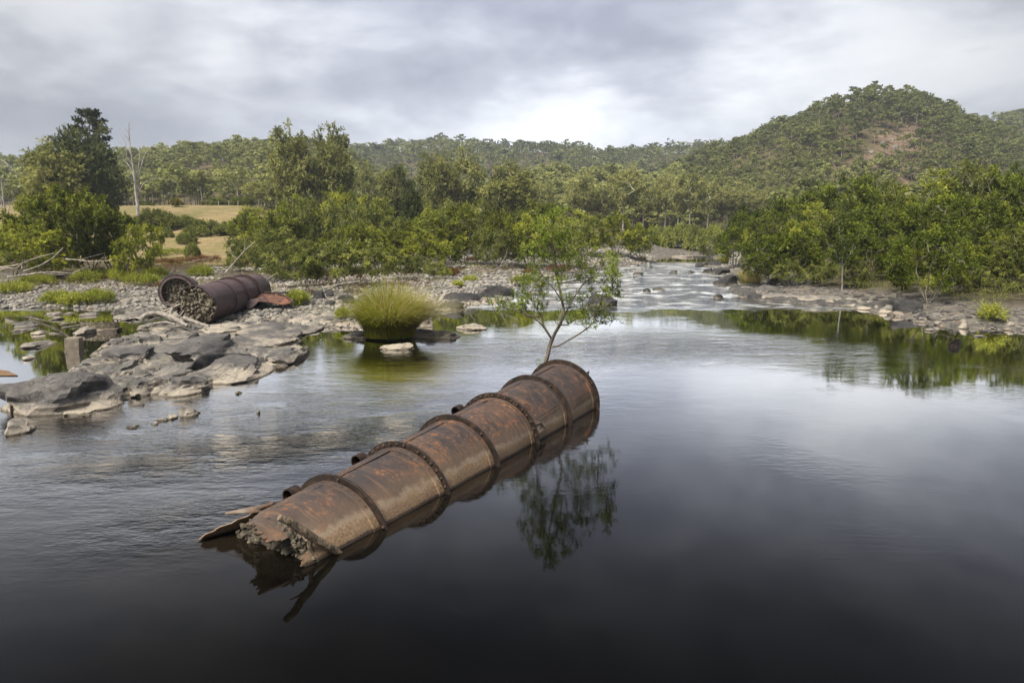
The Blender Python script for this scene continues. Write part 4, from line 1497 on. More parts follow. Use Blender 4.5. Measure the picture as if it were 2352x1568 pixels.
spit = [
    (-330, 640, 1255, 1085, 1.05, RK, 'huge dark grey boulder cut by the left edge of the picture', 0.2),
    (330, 620, 1190, 1110, 0.42, RK, 'sloping grey slab against the right flank of the huge left boulder', 0.3),
    (340, 600, 1255, 1215, 0.10, RP, 'thin pale ledge at the foot of the huge left boulder', 0.5),
    (425, 640, 1003, 950, 0.42, RK, 'rounded grey boulder standing between the huge left boulder and the spit', 0.2),
    (560, 1015, 905, 800, 0.62, RK, 'broad dark hump at the left end of the spit', 0.2),
    (960, 1560, 900, 690, 0.80, RK, 'main grey hump in the middle of the spit', 0.2),
    (1200, 1600, 960, 800, 0.78, RD, 'darkest ridge on the front of the spit', 0.15),
    (1360, 1855, 1025, 850, 0.66, RK, 'long dark slab sloping down to the open river', 0.25),
    (1740, 2140, 895, 740, 0.58, RK, 'dark lobe at the right tip of the spit', 0.2),
    (1560, 2120, 790, 640, 0.56, RK, 'grey mass behind the right tip of the spit', 0.2),
    (1040, 1410, 985, 900, 0.40, RM, 'pale broken slab in front of the main hump', 0.3),
    (1070, 1425, 1112, 1010, 0.50, RK, 'wedge shaped grey slab nearest the open water', 0.25),
    (840, 1055, 1115, 1020, 0.52, RK, 'peaked grey boulder left of the wedge shaped slab', 0.2),
    (1035, 1090, 1095, 1060, 0.26, RM, 'small pale block jammed beside the wedge shaped slab', 0.5),
    (680, 850, 1125, 1050, 0.36, RM, 'cracked pale boulder left of the peaked boulder', 0.3),
    (545, 690, 1140, 1060, 0.38, RP, 'pale tilted block next to the huge left boulder', 0.4),
    (685, 880, 965, 890, 0.40, RM, 'pale jointed rock in front of the broad dark hump', 0.3),
    (775, 910, 993, 945, 0.36, RK, 'triangular grey rock between the pools of the spit', 0.2),
    (950, 1040, 1005, 960, 0.24, RM, 'small pale rock behind the peaked boulder', 0.3),
    (640, 822, 768, 715, 0.40, RK, 'smooth rounded grey boulder right of the square block', 0.1),
    (820, 1030, 735, 690, 0.20, RM, 'flat pale rocks behind the broad dark hump', 0.3),
    (1320, 1760, 668, 590, 0.40, RP, 'long pale shelf below the broken cylinder', 0.3),
    (1700, 2210, 680, 590, 0.40, RK, 'grey shelf right of the long pale shelf', 0.3),
    (2100, 2345, 640, 570, 0.24, RM, 'flat pale shelf at the right end of the spit', 0.4),
    (1085, 1295, 630, 560, 0.38, RK, 'grey rock under the driftwood tangle', 0.25),
    (780, 1060, 525, 450, 0.34, RM, 'pale rock left of the short cylinder', 0.3),
    (990, 1170, 600, 555, 0.22, RM, 'low pale rock behind the curved iron rim', 0.3),
    (495, 615, 640, 590, 0.26, RK, 'brownish rock at the left end of the curved iron rim', 0.2),
    (1030, 1180, 700, 655, 0.24, RP, 'small pale ledge behind the main hump', 0.3),
    (1680, 1990, 560, 515, 0.24, RM, 'row of pale blocks in front of the broken cylinder', 0.4),
    (2110, 2260, 545, 490, 0.30, RK, 'grey flat stone right of the broken cylinder', 0.3),
    (2190, 2280, 478, 440, 0.34, RK, 'angular grey stone beside the orange plate', 0.3),
    (2290, 2420, 445, 395, 0.6, RK, 'tall grey stone right of the orange plate', 0.3),
]
for x0, x1, yf, yb, h, m_, lb, bx in spit:
    rock(x0, x1, yf, yb, h, m_, lb, group=SPIT, conv=z5, boxy=bx, z0=0.0 if yf > 660 else 0.04)
rock(1365, 1452, 695, 660, 0.30, RD, 'small round dark boulder sitting on the crest of the spit', group=SPIT, conv=z5, boxy=0.0, cuts=3, z0=0.42, sub=3)
pool = [
    (45, 168, 592, 560, 0.30, 'pale pointed stone in the backwater, nearest its left end'), (285, 410, 497, 478, 0.16, 'flat pale stone in the backwater near the gravel shore'),
    (335, 407, 532, 512, 0.16, 'small pale stone below the flat stone of the backwater'), (453, 513, 488, 474, 0.11, 'tiny pale stone close under the gravel shore'),
    (575, 677, 503, 480, 0.20, 'pale humped stone at the right of the backwater'), (412, 462, 565, 552, 0.07, 'low chip of stone in the middle of the backwater'),
    (168, 278, 643, 625, 0.14, 'flat pale stone above a second flat stone'), (198, 274, 667, 652, 0.08, 'thin pale stone just under the flat one'),
    (55, 275, 745, 700, 0.26, 'largest pale stone lying low in the backwater'), (322, 412, 638, 628, 0.06, 'sliver of pale stone left of the square block'),
    (98, 172, 835, 812, 0.14, 'lone pale stone nearest the orange plate in the backwater'), (295, 335, 706, 696, 0.06, 'tiny stone left of the square block'),
    (40, 110, 622, 604, 0.12, 'brown stone near the left end of the backwater'), (805, 860, 485, 462, 0.18, 'pale stone at the right end of the gravel shore'),
]
for x0, x1, yf, yb, h, lb in pool:
    rock(x0, x1, yf, yb, h, M['rock_mid'] if x0 % 2 else RP, lb, group='stones in the backwater', conv=z5, boxy=0.15, sub=3)
river_st = [
    (1258, 1408, 1268, 1232, 0.28, RK, 'largest stone of the little group alone in the river'), (1178, 1252, 1284, 1262, 0.14, RK, 'middle stone of the little group alone in the river'),
    (1095, 1200, 1296, 1280, 0.09, RD, 'low dark stone of the little group in the river'), (1063, 1107, 1326, 1308, 0.08, RK, 'smallest stone of the little group in the river'),
    (858, 964, 1352, 1330, 0.07, RD, 'long low dark stone left of the little group'), (1418, 1456, 1237, 1228, 0.05, RD, 'thin dark chip right of the little group'),
    (1886, 1914, 1243, 1232, 0.09, RD, 'single dark stone far out in the open river'), (1722, 1778, 1092, 1075, 0.08, RD, 'dark stone just off the wedge shaped slab'),
    (876, 1000, 1188, 1160, 0.05, RD, 'barely awash dark ledge below the peaked boulder'), (-160, 35, 1410, 1330, 0.42, RK, 'grey stone cut by the left edge below the huge boulder'),
]
for x0, x1, yf, yb, h, m_, lb in river_st:
    rock(x0, x1, yf, yb, h, m_, lb, group='stones in the river', conv=z5, boxy=0.1, sub=3)
mid = [
    (200, 442, 770, 720, 0.36, RD, 'dark wet rock left of the big grass clump'), (690, 1138, 778, 710, 0.40, RK, 'broad grey slab right of the big grass clump'),
    (500, 768, 855, 800, 0.24, RP, 'pale flat slab in front of the big grass clump'), (1090, 1335, 703, 672, 0.26, RP, 'pale flat slab alone in the channel right of the grass clump'),
    (-40, 400, 668, 590, 0.45, RK, 'low grey shelf behind the grass clump'), (820, 930, 680, 640, 0.5, RK, 'grey rock showing right behind the grass clump'),
    (360, 760, 775, 700, 0.22, RP, 'rock the big grass clump grows on'),
    (980, 1180, 555, 490, 0.62, RD, 'rough black rock at the left of the black ridge'), (1010, 1290, 500, 430, 0.80, RD, 'jagged black rock in the middle of the black ridge'),
    (1200, 1400, 470, 410, 0.62, RD, 'black rock between the jagged rock and the long wedge'), (1270, 1545, 455, 380, 0.85, RD, 'long black wedge of rock pointing at the riffle'),
    (1300, 1480, 480, 455, 0.25, RP, 'pale low rock at the foot of the long black wedge'), (1160, 1320, 510, 480, 0.24, RK, 'grey stone in front of the jagged black rock'),
    (2070, 2345, 520, 430, 0.95, RD, 'dark boulder at the river edge behind the sapling'), (1640, 1780, 425, 395, 0.25, RD, 'dark stone at the foot of the riffle'),
    (970, 1060, 560, 535, 0.16, RP, 'pale chip below the rough black rock'),
    (-30, 60, 545, 490, 0.55, RD, 'black block at the left of the jumble behind the grass clump'), (60, 200, 540, 480, 0.50, RD, 'broad black block in the jumble behind the grass clump'),
    (20, 110, 470, 420, 0.6, RD, 'upper black block in the jumble behind the grass clump'), (90, 180, 450, 410, 0.5, RD, 'rearmost black block in the jumble behind the grass clump'),
    (160, 240, 535, 500, 0.35, RK, 'grey cube of rock in the jumble behind the grass clump'), (200, 330, 500, 430, 0.6, RD, 'tall black rock left of the grass clump'),
    (-110, 30, 440, 400, 0.45, RD, 'black rock under the leaning shrub'), (250, 380, 430, 390, 0.5, RD, 'dark rock half hidden behind the grass blades'),
]
def land_z(conv, x, y):
    z = 0.0
    for _ in range(4):
        P = gp(*conv(x, y), z)
        z = max(0.0, th1(P.x, P.y))
    return z - 0.03 if z > 0.05 else 0.0


for x0, x1, yf, yb, h, m_, lb in mid:
    rock(x0, x1, yf, yb, h, m_, lb, group='rocks round the grass clump', conv=z6, boxy=0.2, sub=3 if yf < 560 else 4, z0=land_z(z6, (x0 + x1) / 2, yf), cuts=9)
rb = [
    (565, 640, 335, 305, 0.5, RD, 'dark rock at the head of the riffle, left of the row'), (620, 720, 345, 310, 0.75, RD, 'big dark boulder at the head of the riffle'),
    (525, 620, 300, 280, 0.5, RD, 'low dark ledge under the far tussock'), (600, 690, 300, 275, 0.6, RD, 'dark rock behind the big boulder of the riffle'),
    (640, 790, 405, 360, 0.75, RD, 'knobbly dark rock below the yellow tussock'), (720, 900, 390, 345, 0.85, RD, 'dark hump right of the yellow tussock'),
    (765, 860, 440, 415, 0.35, RP, 'pale bleached rock at the corner of the bank'), (850, 1010, 440, 400, 0.45, RK, 'grey ledge behind the pale corner rock'),
    (830, 950, 488, 450, 0.40, RD, 'dark wet rock at the waterline of the right bank'), (770, 830, 475, 455, 0.22, RD, 'dark stone awash beside the right bank'),
    (635, 695, 480, 455, 0.28, RD, 'dark stone out in the tail of the riffle'),
    (930, 1240, 498, 440, 0.45, RP, 'long bleached ledge along the right bank'), (1150, 1420, 515, 445, 0.45, RP, 'bleached ledge below the thin white stemmed tree'),
    (1000, 1180, 445, 400, 0.60, RD, 'dark mound behind the long bleached ledge'), (1280, 1480, 420, 370, 0.85, RD, 'dark boulder at the foot of the right thicket'),
    (1390, 1600, 500, 450, 0.30, RP, 'flat bleached rock right of the thin tree'), (1440, 1530, 540, 520, 0.14, RP, 'small pale stones at the waterline of the right bank'),
    (1560, 1680, 560, 535, 0.18, RP, 'pale flat stone in front of the forked white tree'), (1660, 1840, 560, 490, 0.65, RD, 'dark boulder left of the forked white tree'),
    (1830, 1990, 560, 495, 0.55, RD, 'dark boulder at the foot of the forked white tree'), (1760, 1880, 600, 570, 0.32, RD, 'dark rock at the waterline below the forked tree'),
    (1820, 1890, 656, 644, 0.10, RD, 'dark stone awash off the right bank'), (2010, 2075, 645, 620, 0.28, RK, 'rounded grey boulder on the right shore'),
    (2060, 2150, 530, 505, 0.25, RP, 'brownish flat stone behind the right shore'), (2230, 2360, 560, 500, 0.55, RD, 'dark rock at the right edge of the picture'),
    (2130, 2230, 440, 405, 0.7, RD, 'dark boulder under the bushes at the right'), (1940, 2060, 470, 430, 0.6, RD, 'dark boulder behind the forked white tree'),
    (2110, 2180, 690, 678, 0.08, RD, 'flat stone barely awash at the right'), (1960, 2010, 668, 658, 0.07, RD, 'small stone awash below the rounded boulder'),
    (380, 430, 335, 322, 0.3, RD, 'dark stone breaking the riffle, upper left'), (240, 285, 442, 428, 0.28, RD, 'dark stone breaking the lower riffle'),
    (180, 240, 345, 335, 0.22, RD, 'dark flat stone at the left of the riffle'), (485, 520, 335, 325, 0.3, RD, 'small dark stone in the middle of the riffle'),
    (295, 370, 432, 420, 0.2, RD, 'low dark stone in the lower riffle'), (580, 625, 235, 222, 0.7, RD, 'dark boulder beside the far pool'), (400, 530, 247, 230, 0.3, RK, 'low grey rock on the shore of the far pool'),
]
rb += [
    (1040, 1110, 412, 395, 0.5, RD, 'dark boulder behind the dark mound on the right bank'), (1120, 1230, 408, 388, 0.6, RD, 'wide dark boulder left of the thin white stem'), (1230, 1290, 400, 384, 0.5, RD, 'small dark boulder left of the boulder by the thicket foot'),
    (1480, 1580, 440, 415, 0.55, RD, 'dark boulder right of the boulder by the thicket foot'), (1600, 1700, 470, 445, 0.5, RK, 'grey boulder left behind the forked tree'), (940, 1030, 405, 388, 0.5, RD, 'dark boulder under the corner shrub'),
    (2050, 2140, 500, 470, 0.55, RD, 'dark boulder right of the forked tree'), (2180, 2260, 500, 470, 0.5, RD, 'dark boulder behind the spindly weed'), (1980, 2050, 590, 570, 0.3, RK, 'grey stone above the rounded grey boulder'),
    (2090, 2180, 600, 580, 0.3, RP, 'pale stone right of the rounded grey boulder'), (2270, 2345, 610, 585, 0.3, RP, 'pale stone near the right edge of the shore'), (1700, 1790, 490, 470, 0.3, RP, 'pale stone behind the left dark boulder of the forked tree'),
    (1250, 1330, 470, 455, 0.25, RK, 'grey stone on top of the bleached ledge'), (1420, 1500, 480, 462, 0.28, RK, 'grey stone right of the thin white stem')]
for x0, x1, yf, yb, h, m_, lb in rb:
    rock(x0, x1, yf, yb, h, m_, lb, group='rocks of the right bank', conv=z7, boxy=0.2, sub=3, z0=land_z(z7, (x0 + x1) / 2, yf))

# bare crags on the rounded hill
for i, (px, py, w, h) in enumerate([(2030, 330, 16, 2.6), (2055, 340, 13, 2.2), (2075, 352, 10, 2.4), (2000, 350, 12, 2.0), (2022, 362, 15, 2.6), (2048, 322, 9, 1.8),
                                     (2060, 372, 12, 2.2), (1973, 368, 7, 2.2), (2085, 385, 10, 2.0), (2095, 330, 8, 1.6)]):
    t = 0.2
    yy = np.linspace(250, 430, 181)
    PP = np.array([ap(px, py, y) for y in yy])
    hit = np.nonzero(terrain(PP[:, 0], yy) >= PP[:, 2])[0]
    if not len(hit):
        continue
    best = Vector(PP[hit[0]])
    V, T = rock_verts(900 + i, 3, 9, 0.14, 1.0, 0.3)
    ob('crag', mk('crag', V * np.array([w * 0.12, 1.6, h * 0.75]), None, T, M['crag'], True, None, 30), None, (best.x, best.y, best.z),
       ['top crag', 'dark crag right of centre', 'lowest right crag', 'left crag', 'broad crag', 'small upper crag', 'lower crag', 'outlying crag at far left', 'crag lowest on the slope', 'crag farthest right'][i] + ' of the bare patch on the rounded hill', 'crag', 'crags on the rounded hill', rot=(0, 0, i * 0.7))

# ------------------------------------------------------------------ stones of the banks
gS = np.random.default_rng(33)
ST = [mk('stone', rock_verts(700 + i, 2, 5, 0.10, 0.62)[0], None, ico(2)[1], M['stone'], True, None, 40) for i in range(9)]


def bank_points(n, y0, y1, sdr, px=(-60, 2420)):
    y = np.sqrt(gS.uniform(y0 ** 2, y1 ** 2, n))
    p = gS.uniform(px[0], px[1], n)
    x = (p - 1176) / (FPX / K) * y
    sd = shore_sd(x, y)
    k = (sd > sdr[0]) & (sd < sdr[1])
    return x[k], y[k], sd[k], p[k]


x, y, sd, p = bank_points(6000, 30, 62, (-0.35, 9))
k_ = (p < 1640) | (sd < 1.2)
x, y, sd, p = x[k_], y[k_], sd[k_], p[k_]
r = np.exp(gS.normal(-1.75, 0.35, len(x)))
i = np.argsort(-r / y)[:300]
zt = terrain(x[i], y[i])
for k, (j, z) in enumerate(zip(i, zt)):
    s = min(r[j], 0.42)
    ob('stone', ST[k % 9], GROUND, (x[j], y[j], max(z, -0.05) + s * 0.12), rot=(gS.uniform(-0.2, 0.2), gS.uniform(-0.2, 0.2), gS.uniform(0, 6.28)),
       scale=(s * gS.uniform(0.9, 1.35), s, s * gS.uniform(0.8, 1.2)))


def cobble_mass(name, n, y0, y1, sdr, rmu, rsd, sub, px=(-60, 2420), mat='stone'):
    x, y, sd, p = bank_points(n, y0, y1, sdr, px)
    z = terrain(x, y, sd)
    m = len(x)
    pt = fbm2(x, y, 0.18, 3, 90)
    r = np.clip(np.exp(gS.normal(rmu, rsd, m) + 0.45 * pt), 0.03, 0.34)
    kk = pt + gS.uniform(-0.4, 0.4, m) > -0.55
    x, y, z, r, pt = x[kk], y[kk], z[kk], r[kk], pt[kk]
    m = len(x)
    V0, T0 = ico(sub)
    base = [rock_verts(800 + i, sub, 4, 0.14, 0.6)[0] for i in range(6)]
    which = gS.integers(0, 6, m)
    a = gS.uniform(0, 6.28, m)
    B = np.stack(base)[which]
    ca, sa = np.cos(a)[:, None], np.sin(a)[:, None]
    el = gS.uniform(0.85, 1.4, m)[:, None]
    bx, by = B[..., 0] * el, B[..., 1]
    V = np.stack([(bx * ca - by * sa) * r[:, None] + x[:, None], (bx * sa + by * ca) * r[:, None] + y[:, None], B[..., 2] * r[:, None] + (z + r * 0.15)[:, None]], -1)
    T = (T0[None] + (np.arange(m) * len(V0))[:, None, None]).reshape(-1, 3)
    o = ob(name, mk(name, V.reshape(-1, 3), None, T, M[mat], True, {'tone': np.repeat(np.clip(gS.random(m) + 0.3 * fbm2(x, y, 0.1, 3, 91), 0, 1), len(V0))}), GROUND)
    o['kind'] = 'stuff'
    return m


def mat_cobble():
    m, t = material('cobble_mix')
    a = t.n('ShaderNodeAttribute', attribute_name='tone').outputs['Fac']
    pos = t.n('ShaderNodeNewGeometry').outputs['Position']
    n = t.noise(pos, 9.0, 4, 0.6)
    c = t.ramp(a, [(0.0, (0.10, 0.10, 0.10)), (0.25, (0.19, 0.19, 0.18)), (0.5, (0.29, 0.275, 0.25)), (0.8, (0.40, 0.37, 0.325)), (0.92, (0.33, 0.25, 0.19)), (1.0, (0.46, 0.43, 0.39))])
    c = t.mix(0.35, c, t.ramp(n, [(0.3, (0.12, 0.115, 0.11)), (0.7, (0.38, 0.35, 0.31))]))
    p = t.n('ShaderNodeBsdfPrincipled', {'Base Color': c, 'Roughness': 0.85, 'Specular IOR Level': 0.25, 'Normal': bump(t, n, 0.4, 0.02)})
    finish(t, p)
    return m


M['cobble'] = mat_cobble()
cobble_mass('cobbles', 21000, 30, 66, (-0.25, 15), -2.25, 0.38, 1, (-60, 1640), mat='cobble')
cobble_mass('cobbles', 2600, 30, 66, (-0.25, 4), -2.3, 0.45, 1, (1640, 2420), mat='rock_bank')
cobble_mass('cobbles', 17000, 64, 135, (-0.1, 30), -1.9, 0.35, 1, (480, 1700), mat='cobble')


# ------------------------------------------------------------------ broken cylinders on the left bank
def cyl_frame(o, az, tilt):
    D = np.array([math.sin(az) * math.cos(tilt), math.cos(az) * math.cos(tilt), math.sin(tilt)])
    S = np.array([math.cos(az), -math.sin(az), 0.0])
    return dict(o=np.array(o, float), D=D, S=S, U=np.cross(S, D))


def rubble_face(fr, s, r, seed, mat, bulge=0.12, back=1.2):
    V, T = ico(5)
    th_ = np.arctan2(V[:, 0], V[:, 1])
    nr = np.linalg.norm(V[:, :2], axis=1)
    rr = np.minimum(nr * 1.2, 1.0) * r
    front = V[:, 2] < 0
    q = np.stack([np.sin(th_) * rr * 5, np.cos(th_) * rr * 5, rr * 0], -1)
    ss = np.where(front, s - bulge * (1 - (rr / r) ** 2) + 0.10 * fbm(q, 4, seed), s + back)
    return mk('rubble_core', cyl(ss, th_, rr * (1 - 0.03 * np.abs(fbm(q * 1.3, 3, seed + 1))), **fr), None, T, mat, False)


# long broken cylinder
A0 = Vector((-16.25, 35.7, 1.12))
fr2 = cyl_frame(A0, 0.02, 0.012)
r2 = thing('iron_cylinder', (A0.x, A0.y + 3, 0.1), 'purple brown broken riveted cylinder filled with rubble, lying across the stony left bank', 'cylinder')


def jag2(t):
    return 0.10 * math.sin(t * 5 + 1) + 0.06 * math.sin(t * 17) + 0.03 * math.sin(t * 41) - (0.35 if -0.2 < t < 1.2 else 0.0) * 0.4


S2 = [0.0, 2.45, 4.25, 6.1, 7.9]
part('plate', shell_mesh('plate', jag2, lambda t: S2[1], 1.02, M['purple'], frame=fr2, nu=14, nv=120, seed=61, dent=0.02), r2)
part('plate', shell_mesh('plate', lambda t: S2[1] - 0.06, lambda t: S2[2], 1.04, M['purple'], frame=fr2, nu=12, seed=62, dent=0.012), r2)
part('plate', shell_mesh('plate', lambda t: S2[2], lambda t: S2[3], 1.02, M['purple'], frame=fr2, nu=12, seed=63, dent=0.012), r2)
part('plate', shell_mesh('plate', lambda t: S2[3], lambda t: S2[4] + 0.06 * math.sin(7 * t), 1.02, M['purple'], frame=fr2, nu=12, seed=64, dent=0.012), r2)
r2l = np.array(r2.location)
for s in (S2[2], S2[3]):
    f = part('flange', ring_mesh('flange', s - 0.05, 0.10, 0.98, 1.16, M['purple_rim'], frame=fr2), r2)
    for j in range(40):
        t = 2 * math.pi * j / 40
        P = cyl(s - 0.05, t, 1.10, **fr2)
        if math.cos(t) > -0.3:
            ob('bolt', big_bolt, f, tuple(P - r2l), rot=frame_rot(-fr2['D']), scale=(1, 1, 1))
rows = []
for s0, s1 in ((0.3, S2[1]), (S2[1], S2[2]), (S2[2], S2[3]), (S2[3], S2[4])):
    for c in (1.15, 1.25):
        s = s0 + 0.1
        while s < s1 - 0.1:
            rows.append((s, c, 1.04))
            s += 0.11
for s in (S2[1] + 0.05, S2[1] + 0.13, S2[2] - 0.16, S2[3] - 0.16, S2[4] - 0.12):
    for j in range(60):
        t = -1.2 + j * 0.055
        rows.append((s, t, 1.042))
part('rivet_seam', rivet_rows(rows, M['purple_rim'], 1.5, fr2), r2, kind='stuff')
part('rubble_core', rubble_face(fr2, 0.14, 0.99, 71, M['crete_dark'], 0.10), r2)
CH2 = [mk('rubble_stone', rock_verts(540 + i, 2, 10, 0.04, cr=(0.4, 0.7))[0] * 1.4, None, ico(2)[1], M['crete_dark']) for i in range(5)]
g = random.Random(15)
for i in range(150):
    t, rad = g.uniform(0, 6.28), math.sqrt(g.random()) * 0.97
    P = cyl(0.10 - 0.10 * (1 - rad * rad) + g.uniform(-0.06, 0.06), t, rad, **fr2)
    z = g.choice((0.04, 0.055, 0.07, 0.09))
    ob('rubble_stone', CH2[i % 5], r2, tuple(P - r2l), rot=(g.uniform(0, 6), g.uniform(0, 6), 0), scale=(z * 1.3, z, z))

# torn plates spreading from its right side
def sheet(rows, mat, name, thick=0.03):
    """lofted sheet through rows of points"""
    A = np.array(rows, float)
    nu, nv = A.shape[:2]
    n = nu * nv
    q = grid_quads(nu, nv)
    nrm = np.cross(A[1, 0] - A[0, 0], A[0, 1] - A[0, 0])
    nrm = nrm / (np.linalg.norm(nrm) + 1e-9)
    V = np.vstack([A.reshape(-1, 3), A.reshape(-1, 3) - nrm * thick])
    e = lambda i: np.stack([i[:-1], i[1:], i[1:] + n, i[:-1] + n], -1)
    Q = [q, q[:, ::-1] + n, e(np.arange(nv)), e(np.arange(nv) + (nu - 1) * nv)[:, ::-1], e(np.arange(nu) * nv)[:, ::-1], e(np.arange(nu) * nv + nv - 1)]
    return mk(name, V, np.concatenate(Q), None, mat, True, None, 40)


def P5(x, y, d):
    return np.array(ap(*z5(x, y), d))


rows = [[P5(1990, 318, 42.0), P5(2060, 330, 41.8), P5(2150, 338, 41.5), P5(2215, 368, 41.2)],
        [P5(1975, 335, 41.6), P5(2050, 352, 41.4), P5(2140, 362, 41.2), P5(2225, 384, 41.0)],
        [P5(1900, 360, 40.8), P5(1985, 372, 40.6), P5(2090, 385, 40.6), P5(2190, 402, 40.7)],
        [P5(1850, 405, 40.0), P5(1930, 385, 40.2), P5(2060, 395, 40.4), P5(2150, 412, 40.5)]]
pl = thing('torn_plate', tuple(P5(2040, 420, 40.6)), 'torn orange brown iron plate spreading from the right side of the broken cylinder', 'plate')
part('sheet', sheet(rows, M['orange'], 'sheet'), pl)
rows = [[P5(1845, 388, 39.6), P5(1900, 370, 39.9), P5(1985, 360, 40.2)], [P5(1858, 415, 39.5), P5(1918, 395, 39.8), P5(1985, 368, 40.1)], [P5(1880, 445, 39.4), P5(1925, 425, 39.6), P5(1962, 385, 40.0)]]
part('flap', sheet(rows, M['purple'], 'flap'), pl)
for pp in ([(1988, 318, 41.9), (2080, 322, 41.7), (2180, 322, 41.5)], [(1990, 330, 41.6), (2010, 362, 40.9), (2030, 388, 40.4)], [(2100, 330, 41.6), (2160, 345, 41.3), (2225, 392, 40.9)]):
    part('rib', (lambda mb: (mb.add(*tube([P5(*q) for q in pp], 0.05, 4)), mb.mesh('rib', M['purple_rim']))[1])(MB()), pl)
ob('bolt', big_bolt, pl, (0, 0, -5), scale=(0.01, 0.01, 0.01)) if False else None

# short cylinder behind
A1 = Vector(ap(406, 668, 42.0))
A1.z = 1.25
fr1 = cyl_frame(A1, -0.20, -0.03)
r1 = thing('iron_cylinder', (A1.x, A1.y + 0.8, 0.15), 'short upright edged cylinder drum with wide bolted rim left of the broken cylinder', 'cylinder')
r1['label'] = 'short drum of iron cylinder with a wide bolted rim, left behind the broken one'
r1l = np.array(r1.location)
part('plate', shell_mesh('plate', lambda t: 0.0, lambda t: 1.7, 0.96, M['purple'], frame=fr1, nu=8, seed=66), r1)
f = part('flange', ring_mesh('flange', 0.10, 0.07, 0.94, 1.09, M['purple_rim'], frame=fr1), r1)
f2 = part('rim', ring_mesh('rim', -0.05, 0.16, 0.86, 0.96, M['rim_pale'], frame=fr1), r1)
for j in range(34):
    t = 2 * math.pi * j / 34
    if math.cos(t) > -0.4:
        ob('bolt', big_bolt, f, tuple(cyl(0.10, t, 1.04, **fr1) - r1l), rot=frame_rot(-fr1['D']))
part('rubble_core', rubble_face(fr1, 0.30, 0.93, 73, M['crete_dark'], 0.06, 1.0), r1)
for i in range(90):
    t, rad = g.uniform(0, 6.28), math.sqrt(g.random()) * 0.86
    P = cyl(0.26 + g.uniform(-0.05, 0.05), t, rad, **fr1)
    z = g.choice((0.04, 0.055, 0.075))
    ob('rubble_stone', CH2[i % 5], r1, tuple(P - r1l), rot=(g.uniform(0, 6), g.uniform(0, 6), 0), scale=(z * 1.3, z, z))


# driftwood tangle in front of the broken cylinder
def branch(name, pts, r0, r1_, mat, root, sides=8, n=16, seed=1):
    mb = MB()
    mb.add(*tube(smooth_path(pts, n), np.linspace(r0, r1_, n), sides, True, 0.14, seed))
    return part(name, mb.mesh(name, mat, True, 50), root)


dw = [
    ([(1070, 520, 33.6), (1110, 485, 33.7), (1200, 470, 33.8), (1290, 500, 33.5), (1350, 530, 33.3), (1420, 575, 32.9)], 0.13, 0.08, 'pale twisted driftwood trunk lying in front of the rubble face', [([(1290, 500, 33.5), (1300, 450, 34.2), (1280, 440, 34.5)], 0.06)]),
    ([(1230, 465, 34.6), (1300, 440, 34.5), (1370, 405, 34.6)], 0.07, 0.04, 'upper driftwood bough resting on the drum', [([(1300, 440, 34.5), (1310, 480, 34.2)], 0.04)]),
    ([(1390, 510, 34.0), (1460, 535, 33.8), (1530, 560, 33.6), (1585, 575, 33.4)], 0.10, 0.06, 'driftwood log pointing right under the rubble face', [([(1440, 530, 33.9), (1450, 500, 34.2)], 0.03)]),
    ([(1170, 555, 32.8), (1260, 545, 32.9), (1330, 560, 32.8)], 0.06, 0.04, 'short straight driftwood stick in front of the tangle', []),
    ([(980, 520, 34.0), (1040, 510, 34.1), (1090, 535, 33.8)], 0.06, 0.03, 'small crooked driftwood branch left of the tangle', []),
    ([(470, 590, 31.5), (560, 575, 31.9), (650, 560, 32.3)], 0.05, 0.03, 'thin pole lying in the backwater by the curved rim', []),
    ([(1330, 545, 33.6), (1370, 490, 34.2), (1395, 455, 34.5)], 0.05, 0.02, 'broken stick propped against the rubble face', []),
]
for i, (pp, a, b, lb, kids) in enumerate(dw):
    W = [P5(*q) for q in pp]
    t = thing('driftwood', tuple(W[len(W) // 2]), lb, 'driftwood', 'driftwood round the broken cylinder')
    branch('stem', W, a, b, M['drift'], t, seed=i)
    for kk, (kp, kr) in enumerate(kids):
        branch('limb', [P5(*q) for q in kp], kr, kr * 0.5, M['drift'], t, 6, 8, i + 40)
    if i == 0:
        for k in range(6):
            P = W[2] + np.array([0.3 * k - 0.6, 0, 0])
            branch('twig', [P, P + np.array([random.uniform(-0.4, 0.4), random.uniform(-0.2, 0.2), random.uniform(0.15, 0.5)]), P + np.array([random.uniform(-0.7, 0.7), 0, random.uniform(0.3, 0.7)])], 0.022, 0.008, M['drift'], t, 5, 6, k)

# curved iron rim half buried among the rocks
rim_c = gp(*z5(795, 560))
rr_ = thing('curved_flange', tuple(rim_c), 'curved strip of iron flange with bolt stubs lying among the rocks', 'rim')
xa, xb = gp(*z5(645, 600)).x, gp(*z5(950, 600)).x
cxr, rad = (xa + xb) / 2, (xb - xa) / 2 * 1.12
yv = gp(*z5(800, 615)).y
n = 30
a = np.linspace(math.pi * 1.18, math.pi * 1.82, n)
mb = MB()
arc = np.stack([cxr + rad * np.cos(a), yv + rad * 0.55 + rad * 0.62 * np.sin(a), 0 * a + 0.10], -1)
V = np.stack([arc, arc + [0, 0, 0.36], arc + [0, 0.05, 0.36], arc + [0, 0.05, 0]], 1).reshape(-1, 3)
mb.add(V, grid_quads(n, 4, True)[:, ::-1])
part('band', mb.mesh('band', M['crete_dark'], True, 40), rr_)
mb = MB()
V = np.stack([arc + [0, -0.22, -0.12], arc + [0, -0.22, 0.02], arc + [0, 0.3, 0.05], arc + [0, 0.3, -0.12]], 1).reshape(-1, 3)
V += (fbm(V * 3, 3, 4) * 0.05)[:, None]
mb.add(V, grid_quads(n, 4, True)[:, ::-1])
part('footing', mb.mesh('footing', M['block'], True, 40), rr_)
